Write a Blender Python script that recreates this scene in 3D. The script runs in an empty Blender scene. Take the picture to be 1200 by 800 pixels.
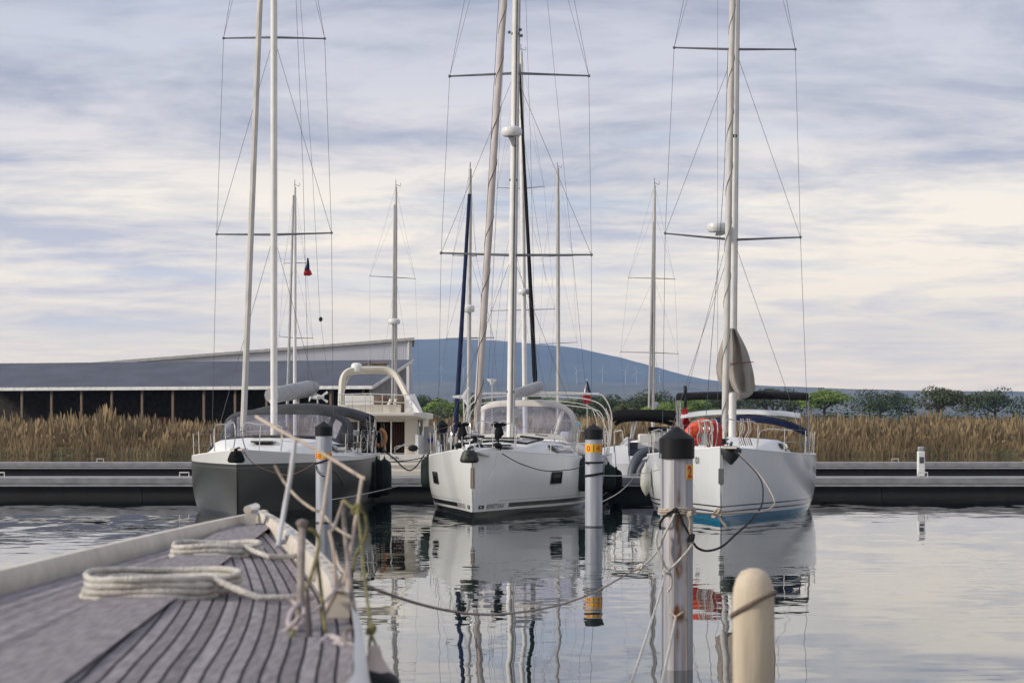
import bpy, math, random
from mathutils import Vector, Matrix, noise
random.seed(7)
R = math.radians
S = bpy.context.scene
COL = S.collection
F, EYE, CX, CY = 2400.0, 2.4, 600.0, 495.0      # measured from the photograph: focal length in pixels, eye height, horizon

def P(px, py, d):
    return Vector(((px - CX) * d / F, d, EYE - (py - CY) * d / F))

# ------------------------------------------------------------------ materials
def mat(name, col, rough=0.5, metal=0.0, var=0.12, vscale=3.0, bump=0.0, bscale=40.0, coat=0.0, stretch=(1, 1, 1), col2=None, ior=1.45, alpha=None):
    m = bpy.data.materials.new(name); m.use_nodes = True
    nt = m.node_tree; N = nt.nodes; K = nt.links
    b = N['Principled BSDF']
    b.inputs['Roughness'].default_value = rough
    b.inputs['Metallic'].default_value = metal
    b.inputs['Coat Weight'].default_value = coat
    b.inputs['IOR'].default_value = ior
    if alpha is not None: b.inputs['Alpha'].default_value = alpha
    tc = N.new('ShaderNodeTexCoord'); mp = N.new('ShaderNodeMapping')
    mp.inputs['Scale'].default_value = stretch
    K.new(tc.outputs['Object'], mp.inputs['Vector'])
    nz = N.new('ShaderNodeTexNoise'); nz.inputs['Scale'].default_value = vscale; nz.inputs['Detail'].default_value = 6
    K.new(mp.outputs[0], nz.inputs['Vector'])
    rp = N.new('ShaderNodeValToRGB')
    c2 = col2 if col2 else tuple(c * (1 - 2 * var) for c in col)
    rp.color_ramp.elements[0].position = .32; rp.color_ramp.elements[1].position = .68
    rp.color_ramp.elements[0].color = (*c2, 1); rp.color_ramp.elements[1].color = (*[min(1, c * (1 + var * .4)) for c in col], 1)
    K.new(nz.outputs['Fac'], rp.inputs['Fac']); K.new(rp.outputs['Color'], b.inputs['Base Color'])
    if bump:
        n2 = N.new('ShaderNodeTexNoise'); n2.inputs['Scale'].default_value = bscale; n2.inputs['Detail'].default_value = 4
        K.new(mp.outputs[0], n2.inputs['Vector'])
        bp = N.new('ShaderNodeBump'); bp.inputs['Strength'].default_value = bump; bp.inputs['Distance'].default_value = .02
        K.new(n2.outputs['Fac'], bp.inputs['Height']); K.new(bp.outputs['Normal'], b.inputs['Normal'])
    return m

M = {}
M['gelcoat'] = mat('gelcoat', (.72, .72, .72), .22, var=.035, vscale=.6, coat=.3)
M['deck'] = mat('deck_white', (.74, .74, .73), .45, var=.05, vscale=2, bump=.1, bscale=60)
M['cream'] = mat('cream_gelcoat', (.66, .62, .54), .35, var=.06, vscale=1)
M['dark_hull'] = mat('dark_hull_paint', (.035, .038, .036), .22, var=.15, coat=.5)
M['alu'] = mat('anodised_aluminium', (.62, .62, .62), .38, .35, var=.06, vscale=1.5)
M['white_mast'] = mat('white_painted_mast', (.72, .71, .69), .35, 0, var=.06)
M['grey_mast'] = mat('grey_mast', (.44, .43, .42), .4, .3, var=.08)
M['dark_alu'] = mat('dark_aluminium', (.16, .17, .19), .4, .5, var=.1)
M['wire'] = mat('rigging_wire', (.16, .16, .17), .35, .6)
M['steel'] = mat('stainless_steel', (.62, .62, .62), .22, .9, var=.05)
M['black'] = mat('black_plastic', (.011, .012, .014), .5, var=.2, bump=.05, ior=1.28)
M['blackrope'] = mat('black_rope', (.02, .02, .022), .85, bump=.6, bscale=80, ior=1.25)
M['creamrope'] = mat('cream_rope', (.52, .44, .36), .9, bump=.8, bscale=90, var=.15, vscale=20)
M['whiterope'] = mat('white_rope', (.6, .57, .52), .9, bump=.8, bscale=90, var=.15, vscale=20)
M['oliverope'] = mat('olive_rope', (.21, .19, .075), .9, bump=.8, bscale=90, var=.25, vscale=20)
M['redrope'] = mat('red_rope', (.14, .04, .035), .9, bump=.5, bscale=90)
M['bluerope'] = mat('blue_green_rope', (.03, .12, .15), .9, bump=.5, bscale=90)
M['furl'] = mat('pink_beige_sail_cover', (.47, .43, .41), .8, var=.1, vscale=6, bump=.5, bscale=14, stretch=(1, 1, .25))
M['furlcream'] = mat('cream_sailcloth', (.52, .50, .47), .8, var=.1, vscale=5, bump=.5, bscale=12, stretch=(1, 1, .3))
M['greige'] = mat('greige_sailcloth', (.30, .27, .24), .85, var=.15, vscale=4, bump=.6, bscale=7, stretch=(1, 1, .5))
M['navyfurl'] = mat('navy_canvas', (.012, .02, .06), .8, var=.2, bump=.3, ior=1.25)
M['blackfurl'] = mat('black_canvas', (.012, .012, .014), .85, var=.2, bump=.4, bscale=12, ior=1.25)
M['greycanvas'] = mat('grey_canvas', (.075, .078, .085), .85, var=.12, bump=.35, bscale=20, ior=1.25)
M['lightcanvas'] = mat('light_grey_canvas', (.36, .36, .37), .85, var=.1, bump=.35, bscale=16)
M['beigecanvas'] = mat('beige_canvas', (.56, .53, .50), .85, var=.08, bump=.25, bscale=16)
M['red'] = mat('red_canvas', (.42, .03, .02), .6, var=.2, bump=.35, bscale=12)
M['orange'] = mat('orange_red_lifebelt', (.75, .10, .04), .5, var=.12)
M['fendergreen'] = mat('dark_green_fender_cover', (.035, .05, .045), .9, var=.2, bump=.4, bscale=60, ior=1.25)
M['fenderblack'] = mat('black_fender_cover', (.012, .013, .014), .9, var=.2, bump=.4, bscale=60, ior=1.25)
M['fenderwhite'] = mat('white_fender', (.55, .55, .50), .5, var=.12, vscale=5)
M['glassdark'] = mat('dark_window_glass', (.012, .014, .016), .08, var=.1, coat=.6)
M['portglass'] = mat('dull_black_portlight', (.010, .011, .012), .35, var=.1, ior=1.2)
M['dinghy'] = mat('grey_inflatable_tube', (.07, .08, .10), .5, var=.12)
M['wood'] = mat('weathered_wood', (.20, .15, .11), .8, var=.25, vscale=6, stretch=(6, 6, .6), bump=.3)
M['brown'] = mat('brown_curtain', (.10, .045, .03), .8, var=.25, vscale=5, stretch=(8, 8, .3))
M['tan'] = mat('brown_leather_seat', (.14, .085, .055), .7, var=.2)
M['cyan'] = mat('pale_cyan_plastic', (.25, .55, .62), .6)
M['pier'] = mat('grey_concrete_pontoon', (.30, .30, .32), .85, var=.15, vscale=2, bump=.3)
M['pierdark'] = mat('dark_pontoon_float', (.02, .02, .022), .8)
M['pile'] = mat('white_galvanised_pile', (.42, .44, .49), .5, .1, var=.12, vscale=2.2, stretch=(4, 4, .3), col2=(.29, .31, .36))
M['yellow'] = mat('yellow_sticker', (.78, .42, .02), .5, var=.06)
M['redpaint'] = mat('red_lettering', (.50, .025, .01), .5, var=.05)
M['letter'] = mat('grey_lettering', (.06, .065, .075), .5, var=.05)
M['blackpaint'] = mat('black_decal', (.012, .012, .015), .35, var=.05)
M['blue'] = mat('blue_print', (.02, .06, .5), .6)
M['fr_blue'] = mat('flag_blue', (.02, .03, .10), .8)
M['fr_white'] = mat('flag_white', (.62, .62, .64), .8)
M['fr_red'] = mat('flag_red', (.55, .03, .04), .8)
M['warm'] = mat('brass_fitting', (.34, .24, .15), .5)
M['pilecream'] = mat('cream_plastic_pile', (.56, .47, .35), .6, var=.16, vscale=4, stretch=(4, 4, .5), bump=.15, bscale=25)
M['rail_cream'] = mat('cream_perforated_rail', (.62, .56, .48), .5, var=.12, vscale=6)
M['seam'] = mat('dark_deck_caulking', (.03, .03, .04), .8)
M['teak'] = mat('silvered_teak_deck', (.27, .245, .26), .85, var=.2, vscale=14, stretch=(3, .6, 1), bump=.3)
M['oldpost'] = mat('weathered_grey_post', (.26, .22, .20), .85, var=.2, vscale=14, bump=.3)
M['plastic'] = None

def glassy(name, tint, mix, rough=.12):
    """clear vinyl window: see-through with a soft sheen"""
    m = bpy.data.materials.new(name); m.use_nodes = True; nt = m.node_tree; N = nt.nodes; K = nt.links
    for n in list(N): N.remove(n)
    out = N.new('ShaderNodeOutputMaterial'); tr = N.new('ShaderNodeBsdfTransparent'); pr = N.new('ShaderNodeBsdfPrincipled')
    tr.inputs['Color'].default_value = (*tint, 1)
    pr.inputs['Base Color'].default_value = (.42, .42, .5, 1); pr.inputs['Roughness'].default_value = rough
    tc = N.new('ShaderNodeTexCoord'); nz = N.new('ShaderNodeTexNoise'); nz.inputs['Scale'].default_value = 1.6; nz.inputs['Detail'].default_value = 3
    K.new(tc.outputs['Object'], nz.inputs['Vector'])
    bp = N.new('ShaderNodeBump'); bp.inputs['Strength'].default_value = .5; bp.inputs['Distance'].default_value = .08
    K.new(nz.outputs['Fac'], bp.inputs['Height']); K.new(bp.outputs['Normal'], pr.inputs['Normal'])
    mp = N.new('ShaderNodeMapRange'); mp.inputs[1].default_value = .3; mp.inputs[2].default_value = .7; mp.inputs[3].default_value = mix - .15; mp.inputs[4].default_value = mix + .15
    K.new(nz.outputs['Fac'], mp.inputs[0])
    mx = N.new('ShaderNodeMixShader'); K.new(mp.outputs[0], mx.inputs[0])
    K.new(tr.outputs[0], mx.inputs[1]); K.new(pr.outputs[0], mx.inputs[2]); K.new(mx.outputs[0], out.inputs['Surface'])
    return m
M['vinyl'] = glassy('clear_vinyl_window', (.68, .68, .80), .34)

def hull_mat(name, base, bands, rough=.2, dirt=True, coat=.3, ior=1.45):
    """bands: list of (z0, z1, ymin, colour) painted stripes in hull coordinates (y runs aft from the stem)"""
    m = mat(name, base, rough, var=.03, vscale=.5, coat=coat, ior=ior)
    nt = m.node_tree; N = nt.nodes; K = nt.links; b = N['Principled BSDF']
    src = b.inputs['Base Color'].links[0].from_socket
    tc = N.new('ShaderNodeTexCoord'); sp = N.new('ShaderNodeSeparateXYZ'); K.new(tc.outputs['Object'], sp.inputs[0])
    def math_(op, a, c):
        n = N.new('ShaderNodeMath'); n.operation = op
        for i, v in enumerate((a, c)):
            if isinstance(v, (int, float)): n.inputs[i].default_value = v
            else: K.new(v, n.inputs[i])
        return n.outputs[0]
    for z0, z1, ym, c in bands:
        f = math_('MULTIPLY', math_('GREATER_THAN', sp.outputs['Z'], z0), math_('LESS_THAN', sp.outputs['Z'], z1))
        f = math_('MULTIPLY', f, math_('GREATER_THAN', sp.outputs['Y'], ym))
        mx = N.new('ShaderNodeMixRGB'); K.new(f, mx.inputs[0]); K.new(src, mx.inputs[1]); mx.inputs[2].default_value = (*c, 1)
        src = mx.outputs[0]
    if dirt:   # faint vertical runs of grime
        mp = N.new('ShaderNodeMapping'); mp.inputs['Scale'].default_value = (5, 5, .35); K.new(tc.outputs['Object'], mp.inputs[0])
        nz = N.new('ShaderNodeTexNoise'); nz.inputs['Scale'].default_value = 1.6; nz.inputs['Detail'].default_value = 5; K.new(mp.outputs[0], nz.inputs[0])
        rr = N.new('ShaderNodeMapRange'); rr.inputs[1].default_value = .45; rr.inputs[2].default_value = .75; rr.inputs[3].default_value = 0; rr.inputs[4].default_value = .16
        K.new(nz.outputs['Fac'], rr.inputs[0])
        mx = N.new('ShaderNodeMixRGB'); mx.blend_type = 'MULTIPLY'; K.new(rr.outputs[0], mx.inputs[0]); K.new(src, mx.inputs[1]); mx.inputs[2].default_value = (.72, .7, .66, 1)
        src = mx.outputs[0]
    K.new(src, b.inputs['Base Color'])
    return m

# ------------------------------------------------------------------ object helpers
FR = {}      # frame (world matrix) of every root by name
def root(name, loc=(0, 0, 0), yaw=0.0, label=None, cat=None, group=None):
    o = bpy.data.objects.new(name, None); COL.objects.link(o)
    o.location = loc; o.rotation_euler = (0, 0, yaw); o.empty_display_size = .3
    FR[o.name] = Matrix.Translation(Vector(loc)) @ Matrix.Rotation(yaw, 4, 'Z')
    return tag(o, label, cat, group)
def tag(o, label=None, cat=None, group=None, kind=None):
    if label: o['label'] = label
    if cat: o['category'] = cat
    if group: o['group'] = group
    if kind: o['kind'] = kind
    return o

class MB:
    """collects shapes; world=True vertices are given in world space and turned into the parent's space"""
    def __init__(s, parent=None, world=False):
        s.v = []; s.f = []; s.parent = parent; s.world = world
    def add(s, vs, fs):
        n = len(s.v); s.v += [Vector(v) for v in vs]; s.f += [tuple(i + n for i in f) for f in fs]; return s
    def box(s, c, size, rz=0, m=None):
        x, y, z = (q / 2 for q in size)
        rot = m if m else Matrix.Rotation(rz, 3, 'Z'); c = Vector(c)
        vs = [c + rot @ Vector((a * x, b * y, d * z)) for a in (-1, 1) for b in (-1, 1) for d in (-1, 1)]
        return s.add(vs, [(0, 1, 3, 2), (4, 6, 7, 5), (0, 4, 5, 1), (2, 3, 7, 6), (0, 2, 6, 4), (1, 5, 7, 3)])
    def tube(s, pts, r, n=6, caps=True, sq=1.0):
        pts = [Vector(p) for p in pts]
        rs = r if isinstance(r, (list, tuple)) else [r] * len(pts)
        up = Vector((0, 0, 1)); rings = []; prev = None
        for i, p in enumerate(pts):
            t = (pts[min(i + 1, len(pts) - 1)] - pts[max(i - 1, 0)])
            if t.length < 1e-9: t = Vector((0, 0, 1))
            t.normalize()
            if prev is None:
                a = t.cross(Vector((0, 1, 0)) if abs(t.y) < .9 else up).normalized()
            else:
                a = (prev - t * prev.dot(t)).normalized()
            prev = a; b = t.cross(a)
            rings.append([p + (a * math.cos(k * 2 * math.pi / n) + b * sq * math.sin(k * 2 * math.pi / n)) * rs[i] for k in range(n)])
        return s.loft(rings, True, caps)
    def loft(s, rings, closed=True, caps=False):
        n = len(rings[0]); vs = [p for r in rings for p in r]; fs = []
        for i in range(len(rings) - 1):
            for k in range(n if closed else n - 1):
                k2 = (k + 1) % n
                fs.append((i * n + k, i * n + k2, (i + 1) * n + k2, (i + 1) * n + k))
        if caps: fs += [tuple(range(n - 1, -1, -1)), tuple((len(rings) - 1) * n + k for k in range(n))]
        return s.add(vs, fs)
    def lathe(s, c, prof, n=16, axis=None, rot0=0, closedcap=True):
        c = Vector(c); m = axis if axis else Matrix.Identity(3)
        rings = [[c + m @ Vector((r * math.cos(k * 2 * math.pi / n + rot0), r * math.sin(k * 2 * math.pi / n + rot0), z)) for k in range(n)] for r, z in prof]
        return s.loft(rings, True, closedcap)
    def ball(s, c, r, n=12):
        if not isinstance(r, (tuple, list)): r = (r, r, r)
        c = Vector(c); k = n // 2
        rings = [[c + Vector((r[0] * math.sin(t) * math.cos(a), r[1] * math.sin(t) * math.sin(a), -r[2] * math.cos(t)))
                  for a in (j * 2 * math.pi / n for j in range(n))] for t in (max(.02, min(math.pi - .02, i * math.pi / k)) for i in range(k + 1))]
        return s.loft(rings, True, True)
    def quad(s, a, b, c, d): return s.add([a, b, c, d], [(0, 1, 2, 3)])
    def slab(s, a, b, c, d, t):
        """quad with thickness along its normal"""
        a, b, c, d = map(Vector, (a, b, c, d)); n = (b - a).cross(d - a).normalized() * t
        return s.add([a, b, c, d, a + n, b + n, c + n, d + n], [(0, 3, 2, 1), (4, 5, 6, 7), (0, 1, 5, 4), (1, 2, 6, 5), (2, 3, 7, 6), (3, 0, 4, 7)])
    def build(s, name, m, parent=None, smooth=True, kind=None, bevel=0, label=None, solid=0):
        parent = parent or s.parent
        vs = s.v
        rt = parent
        while rt is not None and rt.parent is not None: rt = rt.parent
        if s.world and rt is not None:
            inv = FR[rt.name].inverted(); vs = [inv @ v for v in vs]
        me = bpy.data.meshes.new(name); me.from_pydata([tuple(v) for v in vs], [], s.f); me.update()
        me.materials.append(m)
        if smooth:
            me.polygons.foreach_set('use_smooth', [True] * len(me.polygons))
            try: me.set_sharp_from_angle(angle=R(42))
            except Exception: pass
        o = bpy.data.objects.new(name, me); COL.objects.link(o)
        if parent: o.parent = parent
        if bevel:
            b = o.modifiers.new('bevel', 'BEVEL'); b.width = bevel; b.segments = 2; b.limit_method = 'ANGLE'
        if solid:
            b = o.modifiers.new('solid', 'SOLIDIFY'); b.thickness = solid; b.offset = 0
        if kind: o['kind'] = kind
        if label: o['label'] = label
        return o
def W(parent=None): return MB(parent, True)

def sag(a, b, drop, n=14):
    a = Vector(a); b = Vector(b)
    return [a.lerp(b, i / n) - Vector((0, 0, drop * 4 * (i / n) * (1 - i / n))) for i in range(n + 1)]
def spline(pts, k=6):
    pts = [Vector(p) for p in pts]; out = []
    for i in range(len(pts) - 1):
        p0 = pts[max(i - 1, 0)]; p1 = pts[i]; p2 = pts[i + 1]; p3 = pts[min(i + 2, len(pts) - 1)]
        for j in range(k):
            t = j / k
            out.append(.5 * ((2 * p1) + (p2 - p0) * t + (2 * p0 - 5 * p1 + 4 * p2 - p3) * t * t + (3 * p1 - p0 - 3 * p2 + p3) * t ** 3))
    out.append(pts[-1]); return out
def copy_thing(o, loc, yaw=None, label=None):
    c = o.copy(); COL.objects.link(c); c.location = loc
    if yaw is not None: c.rotation_euler = (0, 0, yaw)
    if label: c['label'] = label
    for ch in list(o.children):
        d = ch.copy(); COL.objects.link(d); d.parent = c
        for g in list(ch.children):
            e = g.copy(); COL.objects.link(e); e.parent = d
    return c
def text_mesh(txt, size, mapf, name, m, parent, spacing=1.0, shear=0.0, bold=0.0):
    cu = bpy.data.curves.new(name, 'FONT'); cu.body = txt; cu.size = size; cu.align_x = 'LEFT'; cu.space_character = spacing
    cu.shear = shear; cu.offset = bold
    tmp = bpy.data.objects.new('tmp', cu); COL.objects.link(tmp)
    dg = bpy.context.evaluated_depsgraph_get(); dg.update()
    me = bpy.data.meshes.new_from_object(tmp.evaluated_get(dg))
    bpy.data.objects.remove(tmp)
    for v in me.vertices: v.co = mapf(v.co.x, v.co.y)
    me.materials.clear(); me.materials.append(m)
    o = bpy.data.objects.new(name, me); COL.objects.link(o); o.parent = parent
    return o

# ------------------------------------------------------------------ world, sun, camera
SUN_EL, SUN_AZ = 24.0, -108.0     # azimuth measured from +Y towards +X: the light comes from the left, a little from behind
sd = Vector((math.sin(R(SUN_AZ)) * math.cos(R(SUN_EL)), math.cos(R(SUN_AZ)) * math.cos(R(SUN_EL)), math.sin(R(SUN_EL))))
wd = bpy.data.worlds.new('World'); S.world = wd; wd.use_nodes = True
nt = wd.node_tree; N = nt.nodes; K = nt.links
bg = N['Background']; bg.inputs['Strength'].default_value = .1
sky = N.new('ShaderNodeTexSky'); sky.sky_type = 'NISHITA'; sky.sun_disc = False
sky.sun_elevation = R(SUN_EL); sky.sun_rotation = R(SUN_AZ)
tc = N.new('ShaderNodeTexCoord'); sp = N.new('ShaderNodeSeparateXYZ'); K.new(tc.outputs['Generated'], sp.inputs[0])
def wm(op, a, b=0.0, c=0.0, clamp=False):
    n = N.new('ShaderNodeMath'); n.operation = op; n.use_clamp = clamp
    for i, v in enumerate((a, b, c)):
        if isinstance(v, (int, float)): n.inputs[i].default_value = v
        else: K.new(v, n.inputs[i])
    return n.outputs[0]
zc = wm('MAXIMUM', sp.outputs['Z'], 0.0)
den = wm('ADD', zc, .085)
cb = N.new('ShaderNodeCombineXYZ')
K.new(wm('DIVIDE', sp.outputs['X'], den), cb.inputs[0]); K.new(wm('DIVIDE', sp.outputs['Y'], den), cb.inputs[1])
def wnoise(scale, detail, rough, off, stretch=(1, 1, 1), dist=0.0):
    mp = N.new('ShaderNodeMapping'); mp.inputs['Location'].default_value = off; mp.inputs['Scale'].default_value = stretch
    mp.inputs['Rotation'].default_value = (0, 0, R(6))
    K.new(cb.outputs[0], mp.inputs[0])
    n = N.new('ShaderNodeTexNoise'); n.inputs['Scale'].default_value = scale; n.inputs['Detail'].default_value = detail
    n.inputs['Roughness'].default_value = rough; n.inputs['Distortion'].default_value = dist
    K.new(mp.outputs[0], n.inputs['Vector']); return n.outputs['Fac']
def ramp(fac, els):
    r = N.new('ShaderNodeValToRGB'); e = r.color_ramp.elements
    while len(e) < len(els): e.new(.5)
    for q, (p, c) in zip(e, els): q.position = p; q.color = (*c, 1)
    K.new(fac, r.inputs[0]); return r.outputs[0]
def mixc(f, a, b, mode='MIX'):
    n = N.new('ShaderNodeMixRGB'); n.blend_type = mode
    for i, v in enumerate((f, a, b)):
        if isinstance(v, (int, float)): n.inputs[i].default_value = v
        elif isinstance(v, tuple): n.inputs[i].default_value = (*v, 1)
        else: K.new(v, n.inputs[i])
    return n.outputs[0]
def ramp2(els): return ramp(zc, [(p, tuple(q / 2 for q in c)) for p, c in els])
light = ramp2([(0, (1.40, 1.12, .78)), (.03, (1.40, 1.16, .82)), (.06, (1.34, 1.14, .84)), (.105, (1.14, 1.01, .82)), (.135, (.86, .79, .75)), (.165, (.68, .67, .71)), (.22, (.54, .54, .62)), (.6, (.62, .64, .72))])
dark = ramp2([(0, (1.25, .99, .74)), (.03, (1.06, .91, .75)), (.055, (.86, .78, .74)), (.08, (.66, .64, .68)), (.12, (.46, .48, .56)), (.20, (.30, .32, .41)), (.6, (.42, .45, .54))])
n1 = wnoise(1.25, 9, .64, (3.1, 5.7, 0), (1.0, 1.15, 1), .45)
n2 = wnoise(3.4, 7, .6, (9.3, 1.2, 0), (1.0, 1.3, 1), .4)
big = wnoise(.33, 4, .5, (1.7, 8.4, 0), (1, 1.4, 1))
cf = wm('ADD', wm('MULTIPLY', n1, .62), wm('MULTIPLY', n2, .26)); cf = wm('ADD', cf, wm('MULTIPLY', big, .22))
fac = ramp(cf, [(.44, (0, 0, 0)), (.53, (.55, .55, .55)), (.61, (1, 1, 1))])
clouds = mixc(fac, dark, light)
gap = wnoise(.75, 5, .5, (6.2, 2.9, 0), (.9, 2.2, 1), .1)
gapf = ramp(gap, [(.55, (0, 0, 0)), (.68, (1, 1, 1))])
bluec = ramp2([(0, (1.2, .95, .75)), (.05, (.82, .86, .86)), (.12, (.54, .66, .78)), (.3, (.40, .47, .62))])
clouds = mixc(wm('MULTIPLY', gapf, .5), clouds, bluec)
clouds10 = mixc(1.0, clouds, (19.2, 19.2, 19.2), 'MULTIPLY')
K.new(mixc(.94, sky.outputs[0], clouds10), bg.inputs['Color'])

sl = bpy.data.lights.new('sun', 'SUN'); sl.energy = 2.9; sl.angle = R(10); sl.color = (1, .92, .80)
so = bpy.data.objects.new('sun', sl); COL.objects.link(so); so.rotation_euler = (-sd).to_track_quat('-Z', 'Y').to_euler()
cam = bpy.data.cameras.new('camera'); co = bpy.data.objects.new('camera', cam); COL.objects.link(co); S.camera = co
co.location = (0, 0, EYE); co.rotation_euler = (R(90), 0, 0)
cam.sensor_width = 36; cam.lens = 36 * F / 1200; cam.shift_y = (CY - 400) / 1200
cam.clip_start = .1; cam.clip_end = 40000
cam.dof.use_dof = True; cam.dof.focus_distance = 52; cam.dof.aperture_fstop = 5.6
S.view_settings.view_transform = 'Standard'; S.view_settings.look = 'None'; S.view_settings.exposure = .27; S.view_settings.gamma = 1
S.view_settings.use_curve_mapping = False
S.render.engine = 'CYCLES'
S.cycles.max_bounces = 8; S.cycles.transparent_max_bounces = 16; S.cycles.use_denoising = True; S.cycles.volume_bounces = 0
S.cycles.caustics_reflective = False; S.cycles.caustics_refractive = False; S.cycles.sample_clamp_indirect = 6

# ------------------------------------------------------------------ water
def water_mat():
    m = bpy.data.materials.new('harbour_water'); m.use_nodes = True; nt = m.node_tree; N = nt.nodes; K = nt.links
    b = N['Principled BSDF']; b.inputs['Base Color'].default_value = (.010, .020, .020, 1); b.inputs['Roughness'].default_value = .012
    b.inputs['IOR'].default_value = 2.3
    tc = N.new('ShaderNodeTexCoord')
    def layer(scale, stretch, amp, det=2.0, off=(0, 0, 0)):
        mp = N.new('ShaderNodeMapping'); mp.inputs['Scale'].default_value = stretch; mp.inputs['Location'].default_value = off
        K.new(tc.outputs['Object'], mp.inputs[0])
        n = N.new('ShaderNodeTexNoise'); n.inputs['Scale'].default_value = scale; n.inputs['Detail'].default_value = det
        K.new(mp.outputs[0], n.inputs[0])
        v = N.new('ShaderNodeVectorMath'); v.operation = 'SUBTRACT'; K.new(n.outputs['Color'], v.inputs[0]); v.inputs[1].default_value = (.5, .5, .5)
        w = N.new('ShaderNodeVectorMath'); w.operation = 'MULTIPLY'; K.new(v.outputs[0], w.inputs[0]); w.inputs[1].default_value = (amp[0], amp[1], 0)
        return w.outputs[0]
    def vadd(a, b_):
        v = N.new('ShaderNodeVectorMath'); v.operation = 'ADD'; K.new(a, v.inputs[0]); K.new(b_, v.inputs[1]); return v.outputs[0]
    def vscale(a, f):
        v = N.new('ShaderNodeVectorMath'); v.operation = 'SCALE'; K.new(a, v.inputs[0]); K.new(f, v.inputs['Scale']); return v.outputs[0]
    slow = layer(.30, (1, .8, 1), (.010, .014), 2)
    midw = layer(.9, (1, .6, 1), (.032, .020), 2, (4, 7, 0))
    fine = layer(3.5, (.4, 1, 1), (.020, .070), 3, (1, 2, 0))
    mk = N.new('ShaderNodeTexNoise'); mk.inputs['Scale'].default_value = .16; mk.inputs['Detail'].default_value = 3
    mpp = N.new('ShaderNodeMapping'); mpp.inputs['Scale'].default_value = (.5, 1, 1); mpp.inputs['Location'].default_value = (3, 1.3, 0)
    K.new(tc.outputs['Object'], mpp.inputs[0]); K.new(mpp.outputs[0], mk.inputs[0])
    mr = N.new('ShaderNodeMapRange'); mr.inputs[1].default_value = .42; mr.inputs[2].default_value = .66; mr.inputs[3].default_value = .14; mr.inputs[4].default_value = 1
    K.new(mk.outputs['Fac'], mr.inputs[0])
    s = vadd(vadd(slow, midw), vscale(fine, mr.outputs[0]))
    up = N.new('ShaderNodeVectorMath'); up.operation = 'ADD'; K.new(s, up.inputs[0]); up.inputs[1].default_value = (0, 0, 1)
    nm = N.new('ShaderNodeVectorMath'); nm.operation = 'NORMALIZE'; K.new(up.outputs[0], nm.inputs[0])
    K.new(nm.outputs[0], b.inputs['Normal'])
    return m
MB().quad((-400, -80, 0), (400, -80, 0), (400, 152, 0), (-400, 152, 0)).build('water', water_mat(), smooth=False, kind='structure')

# ------------------------------------------------------------------ land, hills
land_m = mat('dry_grass_land', (.13, .115, .06), .95, var=.25, vscale=.05, col2=(.06, .07, .03), bump=.3, bscale=.5)
MB().quad((-9000, 150, .6), (9000, 150, .6), (9000, 16000, .6), (-9000, 16000, .6)).add(
    [(-9000, 150, .6), (9000, 150, .6), (9000, 148.5, -.4), (-9000, 148.5, -.4)], [(0, 3, 2, 1)]).build('ground', land_m, smooth=False, kind='structure')

def interp(tab, x):
    if x <= tab[0][0]: return tab[0][1]
    for (a, b), (c, d) in zip(tab, tab[1:]):
        if x <= c:
            t = (x - a) / (c - a); return b + (d - b) * t
    return tab[-1][1]
RIDGE = [(-400, 470), (0, 462), (120, 452), (220, 438), (300, 421), (360, 411), (413, 405), (428, 401), (450, 401), (480, 398.5), (520, 397), (560, 398.5), (600, 401), (640, 404), (680, 409.5),
         (720, 418), (760, 428), (800, 438), (825, 444), (850, 447), (900, 452), (1000, 459), (1200, 468), (1600, 476)]
LOW = [(-400, 462), (0, 456), (300, 450), (480, 447), (560, 445), (640, 447), (720, 448), (800, 447), (900, 452), (1000, 456), (1600, 464)]
def terrain(d, px, far):
    tab = RIDGE if far else LOW
    d1, d0 = (9000., 6300.) if far else (6000., 3200.)
    t = max(0, min(1, (d - d0) / (d1 - d0)))
    top = (CY - interp(tab, px)) * d1 / F + EYE - .6
    g = t ** 1.15 if d <= d1 else max(0, 1 - (d - d1) / 1500) ** .7
    x = (px - CX) * d / F
    n = noise.fractal((x * .0022, d * .0011, 3.3 if far else 8.1), .9, 2.1, 6)
    n2 = noise.fractal((x * .012, d * .006, 1.3), .9, 2.1, 3)
    amp = 26 if far else 9
    edge = min(1, t * 4) * (1 - .75 * t)
    return .6 + max(0, top * g + amp * n * edge + (1.8 if far else 1.2) * n2 * (t > .02))
def hill(name, far, m):
    d1, d0 = (9000., 6300.) if far else (6000., 3200.)
    mb = MB(); rings = []
    for i in range(46):
        d = d0 + (d1 - d0) * i / 38
        rings.append([(lambda px: Vector(((px - CX) * d / F, d, terrain(d, px, far) - (1.5 if i == 0 else 0))))(-500 + 2200 * k / 330) for k in range(331)])
    mb.loft(rings, False)
    return mb.build(name, m, kind='structure')
hm = mat('scrub_covered_mountain', (.075, .085, .055), .95, var=.3, vscale=.0022, col2=(.022, .034, .03), bump=.4, bscale=.02)
hm2 = mat('dry_low_hills', (.13, .115, .075), .95, var=.3, vscale=.006, col2=(.035, .05, .03), stretch=(1, .4, 1))
hill('mountain', True, hm); hill('foothills', False, hm2)

# haze
hz = MB().box((0, 4900, 240), (13000, 10100, 482)).build('haze', M['black'], smooth=False, kind='stuff')
hmz = bpy.data.materials.new('haze_air'); hmz.use_nodes = True
for n in list(hmz.node_tree.nodes): hmz.node_tree.nodes.remove(n)
ho = hmz.node_tree.nodes.new('ShaderNodeOutputMaterial'); hv = hmz.node_tree.nodes.new('ShaderNodeVolumePrincipled')
hv.inputs['Color'].default_value = (.40, .60, 1, 1); hv.inputs['Density'].default_value = 8.5e-5; hv.inputs['Anisotropy'].default_value = .1
hmz.node_tree.links.new(hv.outputs[0], ho.inputs['Volume']); hz.data.materials.clear(); hz.data.materials.append(hmz)

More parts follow.
